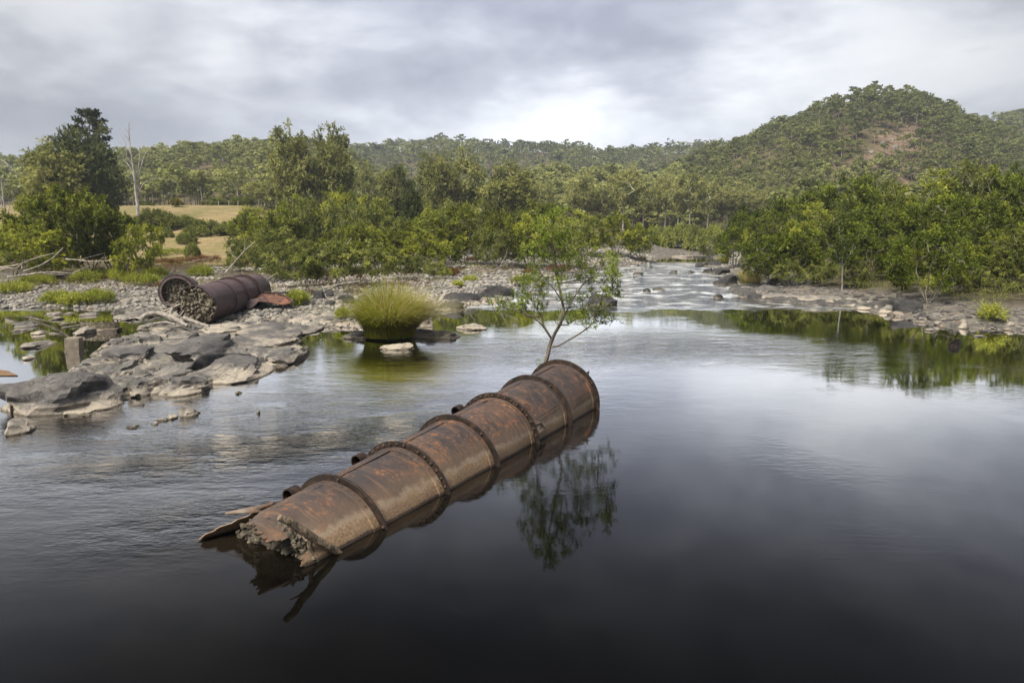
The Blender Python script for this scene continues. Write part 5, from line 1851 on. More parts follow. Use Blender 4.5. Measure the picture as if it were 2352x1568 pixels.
for k in range(1, n - 1, 3):
    branch('bolt', [arc[k] + [0, 0.03, 0.34], arc[k] + [random.uniform(-.03, .03), 0.03, 0.34 + random.uniform(0.07, 0.15)]], 0.025, 0.03, M['rust_bolt'], rr_, 6, 3, k)

# square cast block standing in the backwater
b0 = gp(*z5(465, 790))
b1 = gp(*z5(605, 783))
bw, bh = 0.56, 0.66
bl = thing('concrete_block', ((b0.x + b1.x) / 2, b0.y + 0.35, 0.0), 'square edged weathered block standing in the backwater', 'block')
V, T = ico(4)
m_ = np.abs(V).max(1)[:, None]
V = V / m_
V = np.clip(V, -0.97, 0.97)
V = V * np.array([bw / 2, 0.19, bh / 2 + 0.1]) + np.array([0, 0, bh / 2 - 0.1])
V[:, 0] += V[:, 2] * 0.05
V += (fbm(V * 4, 3, 6) * 0.012)[:, None]
ob('body', mk('body', V, None, T, M['block'], True, None, 30), bl, rot=(0, 0, 0.12))

# orange plate poking in at the left edge
q = [gp(*z5(-260, 956)), gp(*z5(135, 953)), gp(*z5(60, 932)), gp(*z5(-260, 918))]
V = np.array([[p.x, p.y, z] for p, z in zip(q, (0.02, 0.03, 0.10, 0.20))])
V = np.vstack([V, V - [0, -0.02, 0.04]])
op = thing('iron_plate', tuple(q[1]), 'flat orange rusted plate jutting in at the left edge', 'plate')
part('sheet', mk('sheet', V, [(0, 1, 2, 3), (7, 6, 5, 4), (0, 4, 5, 1), (1, 5, 6, 2), (2, 6, 7, 3), (3, 7, 4, 0)], None, mat_plain('bright_rust', [(0.3, (0.10, 0.065, 0.04)), (0.6, (0.21, 0.13, 0.075))], 4)), op)

# small bars left in the rock
def bar(pp, r, lb):
    W = [P5(*q_) for q_ in pp]
    t = thing('iron_bar', tuple(W[0]), lb, 'bar', 'iron bars stuck in the rock')
    branch('rod', W, r, r, M['rust_bolt'], t, 6, 8)
    return t


dd = gp(*z5(85, 1240)).y
t = bar([(88, 1240, dd), (86, 1190, dd), (92, 1155, dd)], 0.035, 'eye bolt standing in front of the huge left boulder')
W = [P5(100 + 14 * math.cos(k), 1145 + 14 * math.sin(k), dd) for k in np.linspace(0, 6.28, 9)]
branch('eye', W, 0.025, 0.025, M['rust_bolt'], t, 6, 14)
dd = gp(*z5(1515, 960)).y + 1.0
bar([(1508, 870, dd), (1516, 825, dd), (1522, 782, dd)], 0.02, 'thin upright bar on the darkest ridge of the spit')
bar([(1500, 860, dd), (1545, 830, dd), (1575, 815, dd)], 0.02, 'thin slanting bar on the darkest ridge of the spit')
# dark plate lying on the ridge and the fin in the right of the river
dd = gp(*z5(1600, 900)).y
sm = thing('metal_scrap', tuple(P5(1595, 825, dd + 1)), 'small dark metal scrap lying on the spit ridge', 'scrap')
part('sheet', sheet([[P5(1572, 822, dd + 1), P5(1612, 806, dd + 1.1)], [P5(1600, 838, dd + 0.9), P5(1625, 820, dd + 1.0)]], M['rust_rim'], 'sheet', 0.03), sm)
F0 = gp(2194, 795)
fn = thing('iron_fin', tuple(F0), 'bent iron fin poking out of the dark water at the right', 'scrap')
fy = F0.y
pts = [[np.array(ap(a_, b_, fy + o)) for (a_, b_) in row] for row, o in (([(2178, 800), (2180, 788), (2192, 779)], 0.0), ([(2198, 802), (2203, 787), (2205, 777)], 0.25), ([(2206, 797), (2208, 787), (2206, 778)], 0.5))]
part('sheet', sheet(pts, M['rust_rim'], 'sheet', 0.03), fn)
pts = [[np.array(ap(a_, b_, fy - 0.05)) for (a_, b_) in row] for row in ([(2178, 800), (2184, 791), (2194, 788)], [(2180, 806), (2193, 806), (2206, 803)])]
part('lip', sheet(pts, M['rust_rim'], 'lip', 0.04), fn)


# ------------------------------------------------------------------ grass clumps
def blades(n, rx, ry, h, g, spread, wid, bend=0.5, seg=4, wind=(0, 0), rnd=0.0, r0=0.0):
    """arching grass blades from an oval tussock; returns V, Q, tone"""
    a = g.uniform(0, 2 * np.pi, n)
    rr = np.sqrt(g.uniform(r0, 1, n))
    base = np.stack([np.cos(a) * rr * rx, np.sin(a) * rr * ry, np.zeros(n)], -1)
    out = np.stack([np.cos(a) * rr, np.sin(a) * rr, np.zeros(n)], -1) * spread + g.normal(0, 0.28, (n, 3)) * np.array([1, 1, 0])
    out += np.array([wind[0], wind[1], 0])
    lump = vnoise(np.stack([np.cos(a) * 2.3, np.sin(a) * 2.3, rr * 2.0], -1), 7)[:, None]
    out = out * (1 + 0.30 * lump)
    L = h * g.uniform(0.55, 1.08, n) * (1 - rnd * rr ** 1.5) * (1 + 0.16 * lump[:, 0])
    t = np.linspace(0, 1, seg + 1)
    hor = out[:, None, :] * (t[None, :, None] ** 1.7) * L[:, None, None] * bend
    ver = L[:, None] * (t[None] - 0.30 * np.minimum(np.linalg.norm(out, axis=1), 1.6)[:, None] * t[None] ** 2.6)
    P = base[:, None] + hor
    P[..., 2] += ver
    side = unit(np.cross(out + g.normal(0, 0.4, (n, 3)), np.array([0, 0, 1.0])))
    w = wid * g.uniform(0.6, 1.2, n)[:, None] * (1 - t[None] ** 2 * 0.92)
    V = np.stack([P - side[:, None] * w[..., None], P + side[:, None] * w[..., None]], 2)
    V = V.reshape(n, -1, 3)
    m = V.shape[1]
    q = np.array([[2 * k, 2 * k + 1, 2 * k + 3, 2 * k + 2] for k in range(seg)])
    Q = (q[None] + (np.arange(n) * m)[:, None, None]).reshape(-1, 4)
    tone = np.repeat(np.clip(g.normal(0.45, 0.2, n), 0, 1), m)
    return V.reshape(-1, 3), Q, tone


gB = np.random.default_rng(44)
gc = gp(*z6(590, 775))
TUS = thing('grass_clump', (gc.x, gc.y + 0.55, 0.10), 'big bushy clump of tall green grass with straw coloured tips, standing in the river', 'grass clump')
V, Q, tn = blades(4800, 1.0, 0.8, 3.05, gB, 1.25, 0.012, 0.74, 5, (0.12, 0.0), 0.28)
ob('green_blades', mk('green_blades', V, Q, None, M['blade'], True, {'tone': tn}), TUS)
V, Q, tn = blades(2800, 0.9, 0.75, 3.25, gB, 1.25, 0.009, 0.74, 5, (0.45, 0.1), 0.25)
V[:, 0] += 0.2
ob('dry_blades', mk('dry_blades', V, Q, None, M['blade_dry'], True, {'tone': tn}), TUS)
V, Q, tn = blades(1500, 1.12, 0.90, 1.0, gB, 0.5, 0.010, 0.55, 4, (0, 0), 0.0, 0.55)
ob('dead_skirt', mk('dead_skirt', V, Q, None, M['blade_dry'], True, {'tone': tn}), TUS)
V, Q, tn = blades(3200, 1.16, 0.94, 1.75, gB, 0.55, 0.011, 0.55, 5, (0.03, 0.0), 0.0, 0.55)
ob('low_blades', mk('low_blades', V, Q, None, M['blade'], True, {'tone': np.clip(tn + 0.1, 0, 1)}), TUS)

for px, py, w, h, dry, lb in ((1718, 640, 1.6, 1.5, 0.65, 'yellowish tussock at the corner of the right bank'), (1662, 603, 1.3, 1.6, 0.3, 'green tussock beside the head of the riffle'),
                              (2012, 655, 1.1, 1.5, 0.6, 'olive tussock under the right thicket'), (2075, 660, 0.9, 1.0, 0.3, 'small green tussock right of the olive one'),
                              (1340, 614, 1.0, 0.7, 0.4, 'low grass tuft on the gravel bar left of the riffle'), (1475, 596, 1.2, 0.7, 0.7, 'reddish grass tuft on the gravel bar'), (1400, 592, 1.4, 0.5, 0.3, 'low green grass patch on the gravel bar'),
                              (1730, 648, 1.2, 1.2, 0.8, 'straw coloured tussock in front of the yellowish one')):
    zt = 0.4
    P = gp(px, py, zt)
    t = thing('grass_tussock', (P.x, P.y, th1(P.x, P.y) - 0.05), lb, 'tussock', 'smaller grass tussocks')
    V, Q, tn = blades(int(700 * (1 - dry)) + 80, w * 0.4, w * 0.4, h, gB, 0.9, 0.02, 0.6, 3)
    ob('green_blades', mk('green_blades', V, Q, None, M['blade'], True, {'tone': tn}), t)
    V, Q, tn = blades(int(700 * dry) + 60, w * 0.4, w * 0.4, h * 1.1, gB, 0.9, 0.018, 0.6, 3)
    ob('dry_blades', mk('dry_blades', V, Q, None, M['blade_dry'], True, {'tone': tn}), t)

# ------------------------------------------------------------------ sapling behind the pipe
SY = 21.2


def S6(x, y, dy=0.0):
    return np.array(ap(*z6(x, y), SY + dy))


def make_sapling():
    g = np.random.default_rng(3)
    sk = Skel()
    p0 = S6(1772, 1010)
    p0[2] = -0.25
    main = [p0, S6(1785, 945), S6(1800, 900), S6(1815, 830, .05), S6(1835, 770, .05), S6(1862, 715, 0), S6(1895, 660, 0), S6(1920, 600, 0), S6(1925, 540, .1), S6(1912, 480, .1), S6(1900, 420, .1),
            S6(1885, 350, .15), S6(1872, 280, .15), S6(1862, 200, .2), S6(1850, 110, .2), S6(1835, 20, .2), S6(1830, -90, .2), S6(1830, -180, .2)]
    sk.path(main)
    sk.path([S6(1880, 820, -.1), S6(1950, 782, -.2), S6(2040, 730, -.3), S6(2110, 680, -.35), S6(2160, 625, -.4)], 3)
    sk.path([S6(1800, 720, -.1), S6(1755, 655, -.2), S6(1700, 605, -.3), S6(1640, 580, -.35), S6(1560, 545, -.4)], 4)
    sk.path([S6(1770, 660, .3), S6(1760, 600, .5), S6(1720, 540, .7), S6(1690, 470, .8)], 4)
    sk.path([S6(1965, 520, -.2), S6(2010, 440, -.3), S6(2070, 350, -.4), S6(2150, 285, -.5), S6(2230, 230, -.5), S6(2290, 150, -.5)], 7)
    sk.path([S6(1860, 400, -.2), S6(1800, 330, -.3), S6(1740, 250, -.4), S6(1690, 170, -.5)], 9)
    sk.path([S6(1940, 400, .4), S6(1980, 310, .6), S6(2010, 220, .7), S6(2040, 130, .8)], 10)
    C = []
    groups = [((1450, 500), (60, 35), 6), ((1530, 545), (70, 35), 8), ((1620, 520), (60, 60), 6), ((1660, 430), (70, 60), 7), ((1740, 480), (60, 70), 6),
              ((1620, 330), (50, 60), 4), ((1700, 280), (80, 70), 8), ((1660, 150), (70, 80), 8), ((1780, 120), (90, 90), 10), ((1850, 0), (110, 80), 11),
              ((1820, -110), (80, 70), 9), ((1830, -190), (40, 40), 5), ((1720, -20), (80, 60), 7), ((1960, 60), (90, 90), 8), ((1990, 200), (80, 70), 8), ((1910, 250), (80, 80), 8),
              ((2060, 130), (70, 60), 5), ((2080, 290), (70, 60), 7), ((2190, 230), (70, 60), 7), ((2270, 140), (40, 50), 5), ((2310, 250), (30, 50), 4), ((2240, 370), (80, 70), 8),
              ((2130, 420), (80, 60), 6), ((2010, 480), (60, 60), 5), ((2190, 540), (60, 50), 5), ((2050, 600), (90, 60), 7), ((2130, 650), (50, 40), 4), ((1960, 660), (40, 50), 3), ((2290, 620), (30, 40), 2), ((1880, 560), (60, 60), 3), ((2330, 400), (30, 60), 4)]
    for (cx, cy), (sx, sy), n in groups:
        for _ in range(n):
            C.append(S6(cx + 14 + g.normal(0, sx * 0.7), cy + g.normal(0, sy * 0.75), g.normal(0, 0.6)))
    C = np.array(C)
    ctr = S6(1900, 500)
    for c in C[np.argsort(np.linalg.norm(C - ctr, axis=1))]:
        sk.attach(c, g, 0.16, 0.8, 0.18)
    mb = MB()
    P0 = np.array([p0[0], p0[1], 0.0])
    sk.P = [p - P0 for p in sk.P]
    sk.mesh(mb, 0.0075, 2.05, 7, 0.125)
    V, Q, tn = foliage(C - P0, 0.115, 10, 12, 0.17, 0.086, 0.019, g, 0.6, 0.26)
    r = thing('sapling', tuple(P0), 'slender green sapling leaning out of the river just beyond the long cylinder', 'tree')
    ob('trunk', mb.mesh('trunk', M['bark_brown'], True), r)
    ob('crown', mk('crown', V, Q, None, M['leaf_s'], False, {'tone': tn}), r)
    # the sprout at its foot
    q = S6(1735, 960)
    r2_ = thing('sprout', (q[0], q[1] - 0.2, 0), 'tiny green sprout between the far rim and the sapling', 'sprout')
    C2 = np.array([[0, 0, q[2] - 0.15], [0.03, 0, q[2]], [-0.05, 0.02, q[2] - 0.05], [0.02, 0, q[2] + 0.12]])
    V, Q, tn = foliage(C2, 0.05, 6, 6, 0.10, 0.05, 0.014, g, 1.2)
    ob('leaves', mk('leaves', V, Q, None, M['leaf_s'], False, {'tone': np.clip(tn + 0.3, 0, 1)}), r2_)
    mb = MB()
    mb.add(*tube([(0, 0, -0.2), (0.01, 0, q[2] * 0.6), (0.02, 0, q[2] + 0.12)], [0.012, 0.008, 0.004], 5))
    ob('stem', mb.mesh('stem', M['bark'], True), r2_)


make_sapling()


# ------------------------------------------------------------------ shrubs and trees of the banks
def protos(kind, n, h, w, seed, **kw):
    out = []
    for i in range(n):
        tm, cm = make_plant(kind, seed + i, h, w, **kw)
        out.append((tm, cm, h, w))
    return out


SH = protos('shrub', 4, 7.0, 7.0, 100, leaf='leaf', dens=1.15, lf=(0.27, 0.095)) + protos('shrub', 2, 7.0, 7.0, 110, leaf='leaf_pale', dens=1.0, lf=(0.27, 0.085)) + protos('shrub', 1, 7.0, 6.5, 115, leaf='leaf_hedge', dens=1.1, lf=(0.25, 0.095))
SHL = [(*make_plant('shrub', 120 + i, 6.0, 7.5, lean=(-0.45 + 0.15 * i, 0.1), leaf='leaf', dens=1.2, lf=(0.25, 0.09)), 6.0, 7.5) for i in range(3)]
SHR = protos('shrub', 4, 8.0, 7.0, 140, leaf='leaf_r', dens=1.15, lf=(0.27, 0.095)) + protos('shrub', 2, 8.0, 6.5, 150, leaf='leaf', dens=0.95, lf=(0.27, 0.085)) + protos('shrub', 1, 8.0, 6.5, 155, leaf='leaf_hedge', dens=1.1, lf=(0.27, 0.095))
SHP = protos('shrub', 3, 4.0, 5.0, 160, leaf='leaf_pale', dens=1.0, lf=(0.19, 0.06))
FORK = protos('shrub', 1, 5.5, 7.5, 175, leaf='leaf_r', bark='bark', dens=1.3, stems=6, lf=(0.22, 0.075))
THIN = protos('gum', 1, 7.0, 4.0, 178, leaf='leaf_r', bark='dead', dens=0.8, lf=(0.2, 0.08))
GUM = protos('gum', 5, 20.0, 11.0, 200, leaf='leaf_gum', bark='gum_bark2', dens=2.9, lf=(0.55, 0.20))
GUMW = protos('gum', 5, 18.0, 11.0, 220, leaf='leaf_gum2', bark='gum_bark', dens=2.0, lf=(0.52, 0.18))
FIG = protos('dome', 1, 14.0, 14.0, 240, leaf='leaf_fig', bark='bark_dark', dens=1.5, lf=(0.42, 0.16))
CON = protos('dome', 1, 9.0, 5.0, 245, leaf='leaf_fig', bark='bark_dark', dens=0.8, lf=(0.28, 0.10))
PINE = protos('pine', 1, 20.0, 7.0, 250, leaf='leaf_pine', bark='bark_dark', lf=(0.42, 0.16))
HEDGE = protos('low', 3, 2.0, 6.0, 260, leaf='leaf_hedge', bark='bark_dark', dens=2.0, lf=(0.22, 0.07))
YEL = protos('dome', 1, 4.0, 4.4, 270, leaf='leaf_yel', bark='bark_dark', dens=0.5, lf=(0.22, 0.08))

ORD = ['first', 'second', 'third', 'fourth', 'fifth', 'sixth', 'seventh', 'eighth', 'ninth', 'tenth', 'eleventh', 'twelfth', 'thirteenth', 'fourteenth']


def row(protos_, name, items, phrase, cat, group, i0=0):
    for k, it in enumerate(items):
        px, y, yt, w = it[:4]
        lb = it[4] if len(it) > 4 else phrase % ORD[k]
        plant(protos_, name, px, y, yt, w, lb, cat, group, k + i0)


row(SHL, 'river_shrub', [(20, 63, 476, 175, 'tangled shrub with bare white stems at the left edge'), (112, 65, 455, 175, 'dark leaning shrub second from the left edge'), (200, 61, 434, 190, 'tallest leaning shrub of the left thicket'),
                         (266, 62, 446, 150, 'right hand shrub of the left thicket'), (296, 58, 520, 105, 'low drooping shrub at the right end of the left thicket'), (70, 57.5, 530, 170, 'low shrub over the pale fallen stems on the left')],
    '', 'shrub', 'shrubs of the left thicket')
row(SH, 'river_shrub', [(600, 112, 478, 95), (690, 114, 458, 105), (775, 116, 450, 105), (860, 113, 448, 95), (1010, 112, 462, 95), (1090, 110, 466, 95), (1160, 108, 472, 95), (1245, 106, 470, 110), (1325, 110, 492, 95)],
    '%s shrub from the left along the back of the middle thicket', 'shrub', 'back row of the middle thicket')
row(SH, 'river_shrub', [(578, 88, 505, 85), (652, 85, 474, 115), (742, 86, 466, 115), (830, 84, 474, 105), (908, 86, 486, 95), (985, 84, 488, 100), (1062, 86, 478, 105), (1140, 85, 494, 95), (1215, 84, 488, 105), (1295, 86, 500, 105)],
    '%s shrub from the left along the middle of the middle thicket', 'shrub', 'middle row of the middle thicket', 2)
row(SH, 'river_shrub', [(560, 73, 545, 70), (640, 67, 528, 125), (722, 65, 545, 125), (795, 67, 520, 115), (872, 69, 528, 115), (958, 69, 540, 115), (1030, 78, 548, 75), (1122, 80, 525, 80), (1185, 82, 540, 75)],
    '%s shrub from the left along the front of the middle thicket', 'shrub', 'front row of the middle thicket', 4)
row(SH, 'river_shrub', [(1355, 104, 505, 85, 'dark shrub behind the right side of the sapling'), (1420, 108, 500, 95, 'dark shrub on the gravel bar between sapling and far pool'), (1472, 106, 510, 75, 'smaller dark shrub at the right end of the gravel bar shrubs'),
                        (1628, 122, 520, 52, 'round dark shrub right of the far gravel bar')], '', 'shrub', 'shrubs on the gravel bar', 1)
row(SHP, 'river_shrub', [(762, 52.5, 556, 130, 'pale grey green shrub above the black rock jumble'), (848, 54, 560, 115, 'low pale shrub behind the grass clump'), (930, 60, 575, 95, 'low pale shrub right of the grass clump tips'),
                         (640, 58, 560, 115, 'pale shrub right behind the broken cylinder'), (540, 66, 575, 60, 'pale shrub beside the leaning white stem'), (1000, 63, 595, 60, 'smallest pale shrub at the edge of the stony bank'),
                         (692, 52, 570, 110, 'pale shrub spreading over the stones right of the cylinder')], '', 'shrub', 'pale low shrubs of the middle bank')
row(SHR, 'bank_tree', [(1722, 94, 478, 110), (1800, 91, 455, 115), (1880, 86, 428, 120), (1962, 83, 400, 125), (2042, 83, 425, 115), (2125, 80, 402, 130), (2212, 77, 376, 140), (2302, 75, 388, 135), (2392, 74, 384, 140)],
    '%s tall tree from the left along the back of the right thicket', 'tree', 'back row of the right thicket')
row(SHR, 'bank_tree', [(1692, 84, 506, 95), (1762, 78, 494, 110), (1850, 73, 474, 120), (1932, 71, 462, 120), (2022, 67, 474, 130), (2112, 65, 466, 130), (2202, 61, 448, 140), (2292, 59, 456, 140), (2385, 57, 446, 140)],
    '%s tree from the left along the middle of the right thicket', 'tree', 'middle row of the right thicket', 3)
row(SHR, 'bank_tree', [(1772, 58, 540, 115, 'white stemmed shrub on the corner of the right bank'), (1842, 58, 528, 105, 'shrub between the corner shrub and the thin white tree'), (1995, 54, 522, 115, 'bent stemmed tree right of the thin white tree'),
                       (2060, 53, 545, 90, 'small tree left of the forked white tree'), (2262, 46, 534, 140, 'bright green shrub right of the forked white tree'), (2345, 44, 528, 130, 'bright green shrub cut by the right edge')],
    '', 'tree', 'front row of the right thicket', 1)
row(SHP, 'low_shrub', [(1738, 62, 596, 60, 'low muted shrub behind the yellowish tussock'), (1815, 55, 600, 75, 'low muted shrub between corner shrub and its right neighbour'), (1892, 53, 604, 72, 'low muted shrub left of the thin white stem'),
                       (1975, 51, 602, 66, 'low muted shrub right of the thin white stem'), (2085, 47.5, 606, 72, 'low muted shrub left of the forked tree foot'), (2215, 45, 612, 84, 'low muted shrub right of the forked tree foot'), (2305, 43.5, 612, 84, 'low muted shrub near the right edge')],
    '', 'shrub', 'low shrubs of the right bank')
plant(FORK, 'bank_tree', 2144, 42.5, 522, 205, 'forked white stemmed tree standing on the right shore', 'tree', 'front row of the right thicket', 0, 0.4)
plant(THIN, 'bank_tree', 1941, 50.5, 500, 90, 'thin tree with one straight white stem on the bleached ledge', 'tree', 'front row of the right thicket', 0, 0.3)
row(GUM, 'gum_tree', [(678, 152, 296, 90, 'tall dense gum tree, highest in the middle'), (768, 156, 312, 100, 'tall open topped gum right of the highest one'), (910, 150, 373, 78, 'rounded gum standing above the middle thicket'),
                      (1005, 162, 350, 88, 'tall pale leaved gum left of the white limbed one'), (1172, 160, 384, 125, 'broad dark gum left of the sapling top'), (135, 122, 334, 130, 'spreading gum with pale limbs before the dark fig')], '', 'tree', 'gum trees of the middle distance')
row(GUMW, 'gum_tree', [(1072, 166, 360, 90, 'white limbed gum with spreading branches'), (640, 160, 390, 42, 'thin small gum left of the highest one'), (1331, 214, 412, 66, 'leaning white gum right of the sapling top'), (1362, 222, 428, 60, 'second white gum right of the sapling top'),
                       (1388, 218, 438, 46, 'short white gum among the foothill gums'), (1430, 228, 392, 96, 'largest pale foothill gum with bare limbs'), (1475, 226, 425, 74, 'pale gum right of the largest foothill gum'), (1526, 232, 414, 66, 'foothill gum with a straight white trunk'),
                       (1556, 246, 432, 40, 'thin gum between two white trunks'), (1582, 238, 402, 70, 'tall foothill gum with branching white trunk'), (1623, 250, 420, 58, 'foothill gum right of the tall branching one'), (1664, 254, 430, 64, 'forked foothill gum near the right thicket'),
                       (1702, 250, 424, 62, 'foothill gum rising behind the right thicket'), (1748, 246, 436, 66, 'last pale foothill gum at the right'), (600, 178, 420, 60, 'pale gum behind the left end of the middle thicket'), (845, 190, 385, 50, 'slim gum behind the rounded gum'), (1245, 200, 420, 60, 'pale gum directly behind the sapling top')], '', 'tree', 'white gums')
plant(FIG, 'fig_tree', 208, 128, 300, 165, 'massive dark round crowned tree at the left', 'tree', None, 0, 0.0)
plant(PINE, 'hoop_pine', 231, 134, 259, 78, 'dark conifer with tufted branches rising above the round crowned tree', 'tree', None, 0, 0.5)
plant(CON, 'dark_tree', 948, 100, 430, 52, 'narrow dark tree in the middle thicket', 'tree', None, 0, 0.0)
plant(YEL, 'small_tree', 412, 160, 455, 32, 'small round yellow green tree on the grass rise', 'tree', None, 0, 0.0)
row(HEDGE, 'low_bush', [(365, 126, 480, 105, 'tall bank of dark scrub on the left of the grass slope'), (408, 128, 490, 95, 'dark scrub in the middle of the grass slope'), (478, 119, 506, 95, 'long dark scrub patch on the right of the grass slope'), (535, 119, 508, 80, 'dark scrub at the right end of the grass slope'),
                        (430, 109, 531, 44, 'round isolated dark bush low on the grass slope'), (355, 112, 532, 26, 'small dark bush at the left foot of the grass slope'), (386, 115, 524, 32, 'small dark bush left of the round isolated bush'),
                        (440, 93, 554, 36, 'loose pale bush on the sandy flat'),  (345, 170, 462, 30, 'low bush beside the dead tree'), (500, 175, 452, 60, 'light bush row behind the grass rise'), (560, 178, 448, 60, 'light bush right of the row behind the grass rise')], '', 'bush', 'low bushes')

row(protos('low', 3, 2.2, 6.0, 280, leaf='leaf_pale', bark='bark_dark', dens=1.8, lf=(0.26, 0.09)), 'ground_bush', [(1548, 152, 518, 66, 'bright ground bush at the far end of the gravel bar'), (1596, 148, 522, 48, 'ground bush left of the round dark shrub'), (1508, 158, 520, 60, 'light ground bush behind the right gravel bar shrub'),
    (1575, 172, 508, 70, 'higher light ground bush below the straight white trunk'), (1640, 165, 512, 60, 'light ground bush behind the round dark shrub')], '', 'bush', 'light ground bushes of the far bar')


# dead trees
def dead_tree(px, y, base_z, limbs, r, label):
    x = ap(px, 480, y).x
    root = thing('dead_tree', (x, y, base_z), label, 'dead tree')
    first = True
    for k, (pp, r0, r1_) in enumerate(limbs):
        W = [np.array(ap(a, b, y + dy)) for a, b, dy in pp]
        branch('trunk' if first else 'limb', W, r0 * 0.72, r1_ * 0.8, M['dead'], root, 6, max(6, 3 * len(pp)), k)
        first = False
    return root


def z1(x, y, d=0.0):
    return 0.25 * x, 229.7 + 0.25 * y, d


yD = 122.0
xD = ap(316, 480, yD).x
dead_tree(316, yD, th1(xD, yD), [
    ([z1(1268, 1060), z1(1262, 940), z1(1250, 850), z1(1240, 740), z1(1225, 600), z1(1205, 480), z1(1190, 370), z1(1183, 290), z1(1185, 205)], 0.42, 0.05),
    ([z1(1275, 900, .5), z1(1278, 800, .6), z1(1272, 680, .6), z1(1280, 560, .5), z1(1290, 470, .4), z1(1285, 420, .3)], 0.26, 0.04),
    ([z1(1278, 680, .5), z1(1300, 600, 0), z1(1330, 500, 0), z1(1370, 450, 0), z1(1412, 402, 0)], 0.16, 0.04),
    ([z1(1285, 830, 0), z1(1320, 760, -.5), z1(1370, 735, -.8), z1(1490, 705, -1)], 0.16, 0.03),
    ([z1(1240, 740, 0), z1(1215, 660, 1), z1(1180, 590, 1.5), z1(1125, 540, 2)], 0.14, 0.03),
    ([z1(1235, 760, 0), z1(1200, 700, -1), z1(1130, 635, -1.5)], 0.12, 0.03),
    ([z1(1205, 480, 0), z1(1170, 440, .5), z1(1140, 410, .8), z1(1100, 398, 1)], 0.10, 0.025),
    ([z1(1190, 380, 0), z1(1150, 320, 0), z1(1125, 290, 0), z1(1090, 250, 0)], 0.09, 0.02),
    ([z1(1186, 320, 0), z1(1150, 250, .3), z1(1105, 212, .5)], 0.07, 0.02),
    ([z1(1184, 280, 0), z1(1200, 265, 0), z1(1232, 252, 0)], 0.05, 0.02),
    ([z1(1290, 480, .3), z1(1280, 440, .3), z1(1275, 415, .3)], 0.06, 0.02), ([z1(1292, 470, .3), z1(1310, 430, .3), z1(1330, 408, .3)], 0.06, 0.02),
    ([z1(1165, 520, 0), z1(1158, 430, 0), z1(1145, 360, 0), z1(1098, 300, 0)], 0.08, 0.02),
    ([z1(1222, 600, 0), z1(1190, 560, 0), z1(1160, 520, 0)], 0.09, 0.06),
    ([z1(1235, 740, 0), z1(1205, 715, .5), z1(1170, 700, .6)], 0.07, 0.02),
], 0.4, 'tall bare dead tree with pale branches on the left')
yE = 100.0
xE = ap(10, 480, yE).x
dead_tree(10, yE, th1(xE, yE), [
    ([z1(50, 1030), z1(38, 950), z1(25, 850), z1(14, 760), z1(10, 680)], 0.2, 0.03), ([z1(38, 950), z1(20, 900), z1(-10, 860)], 0.1, 0.03),
    ([z1(20, 820), z1(50, 780), z1(90, 760)], 0.05, 0.02), ([z1(75, 1030), z1(85, 980), z1(92, 955)], 0.1, 0.04), ([z1(20, 990), z1(12, 930), z1(8, 890)], 0.1, 0.03)], 0.2, 'thin grey dead stems at the left edge')
yG = 70.0
xG = ap(-90, 480, yG).x
dead_tree(-90, yG, th1(xG, yG), [
    ([z1(-380, 1300), z1(-360, 1000), z1(-300, 700), z1(-220, 500), z1(-150, 400)], 0.3, 0.08),
    ([z1(-300, 700), z1(-150, 560), z1(0, 540), z1(80, 590), z1(130, 650), z1(178, 690)], 0.12, 0.02), ([z1(40, 560), z1(85, 620), z1(85, 700)], 0.04, 0.015),
    ([z1(-60, 560), z1(0, 600), z1(70, 605), z1(95, 640)], 0.05, 0.015), ([z1(-220, 500), z1(-80, 440), z1(0, 425), z1(40, 442)], 0.07, 0.015)], 0.3, 'dead tree whose bare branches reach in over the left edge')


# fallen and leaning pale stems in the left thicket and the middle bank
def stem_thing(pp, r0, r1_, lb, kids=()):
    W = [np.array(ap(a, b, d)) for a, b, d in pp]
    t = thing('fallen_stem', tuple(W[0]), lb, 'stem', 'bare pale stems')
    branch('stem', W, r0 * 0.75, r1_ * 0.7, M['bark'], t, 7, 14, len(lb))
    for k, kp in enumerate(kids):
        branch('limb', [np.array(ap(a, b, d)) for a, b, d in kp], r1_ * 0.8, r1_ * 0.3, M['bark'], t, 5, 8, k + 3)


def q5(x, y, d):
    a, b = z5(x, y)
    return a, b, d


stem_thing([q5(60, 200, 53.5), q5(180, 190, 53), q5(300, 170, 52.5), q5(430, 165, 52), q5(540, 175, 51.5)], 0.11, 0.05, 'long pale stem lying flat in front of the left thicket', [[q5(300, 170, 52.5), q5(420, 185, 52), q5(580, 180, 51.5)]])
stem_thing([q5(0, 130, 55), q5(90, 120, 54.5), q5(160, 105, 54), q5(260, 60, 54), q5(420, 20, 54)], 0.12, 0.05, 'pale crooked stem slanting up through the left thicket', [[q5(160, 105, 54), q5(170, 140, 53.5), q5(140, 160, 53.2)]])
stem_thing([q5(180, 160, 53.5), q5(300, 120, 53.5), q5(400, 60, 54), q5(480, -20, 54.5)], 0.10, 0.05, 'thick grey stem leaning right under the left thicket')
stem_thing([q5(500, 65, 55), q5(600, 75, 54.5), q5(700, 85, 54), q5(850, 75, 53.5)], 0.08, 0.03, 'pale stem reaching right out of the left thicket', [[q5(600, 75, 54.5), q5(680, 50, 54.5), q5(800, 20, 54.5)]])
stem_thing([q5(540, 180, 54), q5(620, 140, 54), q5(720, 100, 54.5), q5(800, 40, 55)], 0.05, 0.02, 'thin stem at the right foot of the left thicket')
stem_thing([q5(0, 150, 53), q5(60, 130, 53), q5(120, 140, 52.5), q5(180, 90, 53)], 0.08, 0.03, 'short crooked pale stem at the left edge under the thicket', [[q5(0, 90, 54), q5(40, 60, 54.5), q5(90, 20, 55)]])
